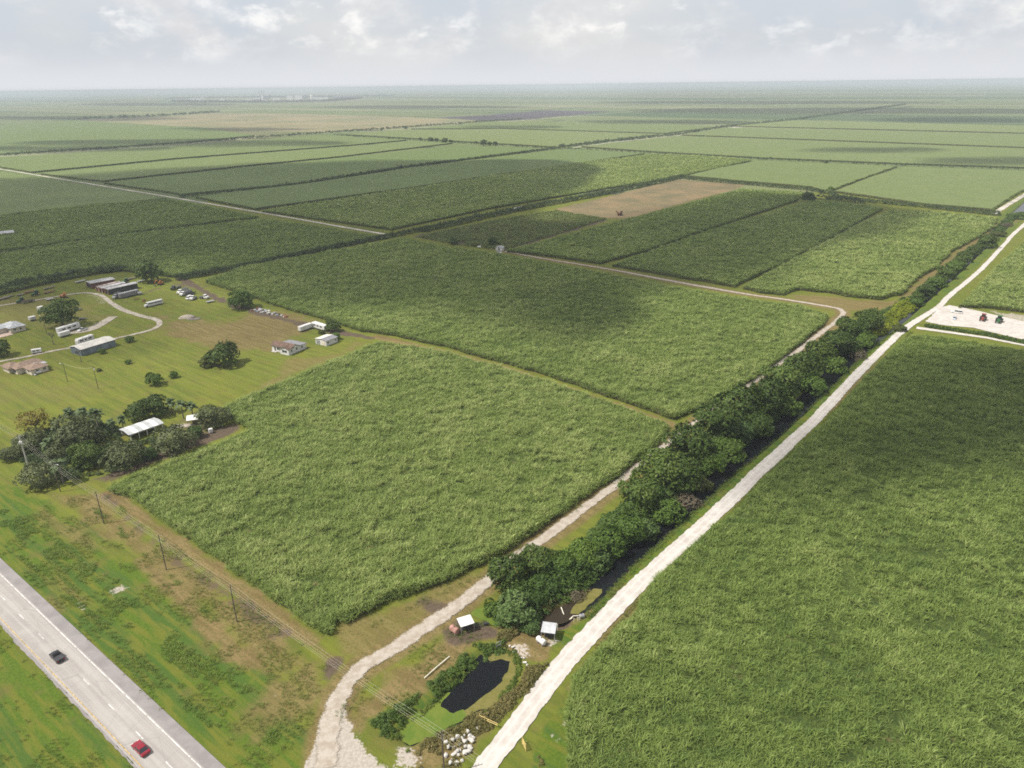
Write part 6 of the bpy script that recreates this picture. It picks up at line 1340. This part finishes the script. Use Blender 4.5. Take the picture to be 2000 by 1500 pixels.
# ---- striped shed in the grove
org, rz, L = frame((256, 862), (321, 839)); w = 8.2
t = thing('striped_shed', 'long shed with white and grey striped roof among the roadside trees', 'shed', org, rz)
for x in np.linspace(.3, L-.3, 5):
    for y in (.2, w-.2): MB().box(x-.12, y-.12, -.2, x+.12, y+.12, 2.7).build('post', WHITE, t)
MB().box(.3, w-.1, -.1, L-.3, w, 2.6).build('wall', OFFW, t); MB().box(.2, .15, 2.3, L-.2, .25, 2.75).build('wall', WHITE, t)
STG = paint('translucent_grey_sheet', (.36, .37, .37), .5, .12, .5); n_ = 7
sh_ = None
for i in range(n_):
    xa, xb = -.4+(L+.8)*i/n_, -.4+(L+.8)*(i+1)/n_-.01
    o = gable(MB(), xa+.0, -.05, xb, w+.05, 2.8, .55, 0, 'x').build('roof' if i == 0 else 'roof_panel', WHITE if i % 2 else STG, t if i == 0 else sh_)
    if i == 0: sh_ = o
def canopy(label, A, B, D, h, m_):
    org, rz, w = frame(A, B); t = thing('canopy', label, 'canopy', org, rz)
    for x in (.1, w-.1):
        for y in (.1, D-.1): MB().box(x-.06, y-.06, -.2, x+.06, y+.06, h).build('post', STEEL, t)
    gable(MB(), 0, 0, w, D, h, .45, .25, 'x').build('roof', m_, t); return t
canopy('white tarpaulin canopy at the lawn corner beside the striped shed', (367, 832), (387, 829), 5, 2.4, WHITE)
heap('pale sandy heap next to the white tarpaulin canopy', (357, 832), 4.5, 2.2, .8, paint('sand', (.33, .285, .235)), 9)
box_trailer('small white cabinet at the cane corner under the pale green tree', (409, 847), (417, 845), 1.2, 1.6, WHITE, 'cabinet', 'cabinet', 0, .1)
# guy marker and service poles of the farmstead
def spole(label, base, h, arm=False, lamp=False):
    t = thing('service_pole', label, 'utility pole', at(*base), .3); MB().path([(0, 0, -.4), (0, 0, h)], [.15, .10], 7).build('pole', WOODP, t)
    if arm: MB().box(-.9, -.05, h-.5, .9, .05, h-.38).build('crossarm', TIMBER, t); MB().tube((.3, -.3, h-2), (.3, -.3, h-1.2), .25, .25, 8).build('transformer', WHITE, t)
    if lamp: MB().path([(0, 0, h-.3), (-.8, -.4, h-.1)], .05).build('lamp_arm', STEEL, t); MB().blob((-.95, -.5, h-.15), (.35, .28, .14), 8, 4, 0).build('lamp_head', WHITE, t)
    return t
spole('wooden service pole with crossarm and transformer on the bright lawn', (192, 759), 11, True); spole('shorter wooden pole with lamp beside the brown roofed house', (132, 745), 9.5, False, True); spole('pale thin pole with lamp in front of the big farmyard tree', (91, 650), 10.5, False, True)
a = np.array(at(192, 759, 10.3)); b = np.array(at(132, 745, 9.2)); o = MB().path([tuple(a+(b-a)*s_-np.array([0, 0, 4*s_*(1-s_)*1.2])) for s_ in np.linspace(0, 1, 9)], .035, 4).build('power_cable', WIRE); tag(o, 'sagging service cable between the lawn poles', 'cable')

# ---- parking area on the right
car('pickup_truck', 'long white pickup with canopy parked on the gravel area', 'pickup', at(1868, 611), heading((1880, 612), (1856, 609)), 6.0, 2.0, 1.9, WHITE, 'suv')
car('small_car', 'silver blue small car parked alone on the gravel area', 'car', at(1864, 623), heading((1868, 618), (1860, 628)), 4.0, 1.75, 1.5, SILV, 'sedan')
tractor('red tractor parked on the gravel area', at(1919, 626), heading((1924, 618), (1914, 634)), REDT, sc=1.35); tractor('green tractor parked right of the red one on the gravel area', at(1950, 630), heading((1956, 622), (1944, 638)), GREENP, sc=1.4)
# ---- middle distance
org, rz, L = frame((968, 489), (981, 490)); t = thing('small_shed', 'small white shed on the corner of the weedy plot', 'shed', org, rz)
MB().box(0, 0, -.2, L, 4, 2.6).build('wall', WHITE, t); gable(MB(), 0, 0, L, 4, 2.65, .8, .3, 'y').build('roof', TINROOF, t); MB().box(L*.4, -.05, 0, L*.62, .05, 2.0).build('door', DARKM, t)
car('parked_car', 'white car beside the small shed on the weedy plot', 'car', at(975, 493.5), heading((968, 493), (983, 495)), 4.6, 1.8, 1.5, WHITE, 'sedan')
tank('white tank lying among scrub left of the small shed', (936, 484), 2.5, .8, .3, WHITE, 'water_tank', .2)
t = thing('farm_machine', 'rusty brown harvester standing on the edge of the bare plot', 'harvester', at(1211, 421), .4)
MB().box(-2.6, -1.4, 1.2, 2.0, 1.4, 3.2, .2).build('body', RUST, t); MB().box(.6, -1.0, 3.2, 2.2, 1.0, 4.6, .15).build('cab', DARKM, t); MB().path([(-2.2, 0, 2.8), (-5, 0, 5.2)], [.6, .5], 6).build('elevator', RUST, t)
for x, r in ((-1.6, .75), (1.5, .95)):
    for y in (-1.4, 1.4): wheel(t, x, y, r, .5)
t = copy_thing(t, at(782, 328.5), .2, 1.25, 'brown harvester at the end of the far canal hedge line'); t.name = 'farm_machine'
def barn(label, A, B, w, h, m_, rm):
    org, rz, L = frame(A, B); t = thing('barn', label, 'barn', org, rz)
    MB().box(0, 0, -.2, L, w, h).build('wall', m_, t); gable(MB(), 0, 0, L, w, h+.03, 1.6, .4, 'x').build('roof', rm, t)
    MB().box(L, w*.3, 0, L+.06, w*.7, h*.8).build('door', DARKM, t); MB().box(L*.5, -.06, 0, L*.7, .05, h*.75).build('door', DARKM, t); return t
barn('grey white barn cut by the left picture edge in the shaded cane', (-25, 467), (29, 461), 9, 3.4, REDBARN, paint('pale_tin', (.50, .50, .52)))
box_trailer('dark lorry trailer on the tall hedge beside the weedy plot', (1003, 413), (1025, 408), 2.5, 2.4, STEEL)

# ---- far sugar mill and settlement
FW = paint('far_white', (.82, .82, .80), .8, .1, .02); FG = paint('far_grey', (.22, .23, .26), .8, .15, .02); FP = paint('far_pink', (.40, .34, .32), .8, .15, .02)
def fbox(c, wpx, hpx, depth, m_, label, name='mill_building', roof=True, group=None, cat='building'):
    s_ = mpp(*c); q = P2(*c); w = wpx*s_; h = hpx*s_; t = thing(name, label, cat, (q[0], q[1], 0), 0, group)
    MB().box(-w/2, 0, -.5, w/2, depth, h).build('wall', m_, t)
    if roof: gable(MB(), -w/2, 0, w/2, depth, h+.1, h*.25+1, 1, 'x', .5).build('roof', TINROOF if m_ is not FG else GREYROOF, t)
    return t
fbox((518, 194.5), 16, 7, 60, FG, 'tall dark mill hall below the chimneys')
fbox((512.5, 196), 3, 10, 20, FW, 'slim white tower block left of the dark mill hall', roof=False)
for x, hp, lab in ((508, 17, 'left of the three mill chimneys'), (513, 18.5, 'middle of the three mill chimneys'), (517, 17, 'right of the three mill chimneys')):
    s_ = mpp(x, 195); q = P2(x, 195); t = thing('chimney', 'tall thin mill chimney, '+lab, 'chimney', (q[0], q[1], 0), 0, 'mill chimneys'); H_ = min(hp*s_, 104)
    MB().tube((0, 0, -.5), (0, 0, H_), 3.4, 2.4, 10).build('stack', FG, t); MB().tube((0, 0, H_), (0, 0, H_+2), 2.9, 2.9, 10).build('cap', DARKM, t)
FB = [((375, 195.5), 12, 2.6, FW, 'white low building at the left end of the far settlement'), ((388, 195.5), 11, 3.0, FW, 'white blocky building second from the settlement left end'), ((395, 194), 4, 3.2, FW, 'small white tower right of the settlement left buildings'), ((433, 195.5), 13, 2.0, FW, 'thin white shed in the settlement middle'), ((454, 198), 14, 1.5, FP, 'low pinkish shed just before the mill'), ((485, 198.5), 14, 3.0, FW, 'white shed directly left of the mill'), ((502, 198), 12, 4.5, FP, 'pale pink hall in front of the mill chimneys'), ((540, 195.5), 14, 3.0, FW, 'white sloped shed right of the dark mill hall'), ((566, 194.5), 12, 5.0, FW, 'white hall in the middle of the right settlement part'), ((583, 194.5), 14, 5.5, FW, 'big white hall with sloping roof farther right of the mill'), ((594, 193.5), 6, 6.5, FG, 'grey tower block right of the big white hall'), ((624, 194), 34, 2.6, FW, 'long white warehouse row at the settlement right'), ((672, 191.5), 44, 3.0, FG, 'very long grey warehouse at the right end of the settlement')]
for c, w, h, m_, lab in FB: fbox(c, w, h, 40, m_, lab)
s_ = mpp(609, 194); q = P2(609, 194); t = thing('storage_tank', 'round white storage tank left of the long white warehouse row', 'tank', (q[0], q[1], 0)); MB().tube((0, 0, -.5), (0, 0, 7*s_), 2.6*s_, 2.6*s_, 20).build('tank_body', FW, t); MB().tube((0, 0, 7*s_), (0, 0, 8*s_), 2.6*s_, .3, 20).build('roof', FW, t)
SN = [(352, 197), (362, 196.5), (408, 196.5), (416, 197), (424, 196), (444, 197.5), (462, 198.5), (470, 197.5), (552, 196.5), (560, 197), (640, 196), (700, 190.5), (712, 190), (690, 192)]
for i, (x, y) in enumerate(SN):
    s_ = mpp(x, y); q = P2(x, y); o = MB().box(-2.2*s_, 0, -.5, 2.2*s_, 14, 1.1*s_).box(-2.4*s_, -1, 1.1*s_, 2.4*s_, 15, 1.1*s_+2).build('far_house', (FW, FP, FG)[i % 3]); o.location = (q[0], q[1], 0); tag(o, 'tiny house in the hazy settlement round the far mill', 'house', 'houses in the far settlement')
# dark tree belts round the settlement
plants('treeline', 'hazy dark tree belt round the far mill settlement', 'trees', [('line', [(340, 199), (420, 200), (520, 200.5), (640, 198), (700, 193)], 45), ('line', [(330, 193), (480, 190.5), (600, 190), (760, 188)], 60)], leaf_mat('far_tree_leaf', (.03, .04, .02), (.05, .06, .03), (.08, .085, .045), .2), BUSH, 22, 14, (2, 8), 71, kind='stuff', zf=False)
# ================================================================== output
scene.view_settings.view_transform = 'Standard'; scene.view_settings.look = 'None'; scene.view_settings.exposure = .42; scene.view_settings.gamma = 1
cy = scene.cycles
cy.max_bounces = 5; cy.diffuse_bounces = 2; cy.glossy_bounces = 2; cy.transmission_bounces = 3; cy.volume_bounces = 1; cy.transparent_max_bounces = 12
cy.use_denoising = False; cy.sample_clamp_indirect = 2.0; cy.sample_clamp_direct = 6.0; cy.use_adaptive_sampling = False; cy.pixel_filter_type = 'BLACKMAN_HARRIS'; cy.filter_width = 1.75
try: cy.denoiser = 'OPENIMAGEDENOISE'; cy.denoising_prefilter = 'ACCURATE'; cy.denoising_input_passes = 'RGB_ALBEDO_NORMAL'
except Exception: pass
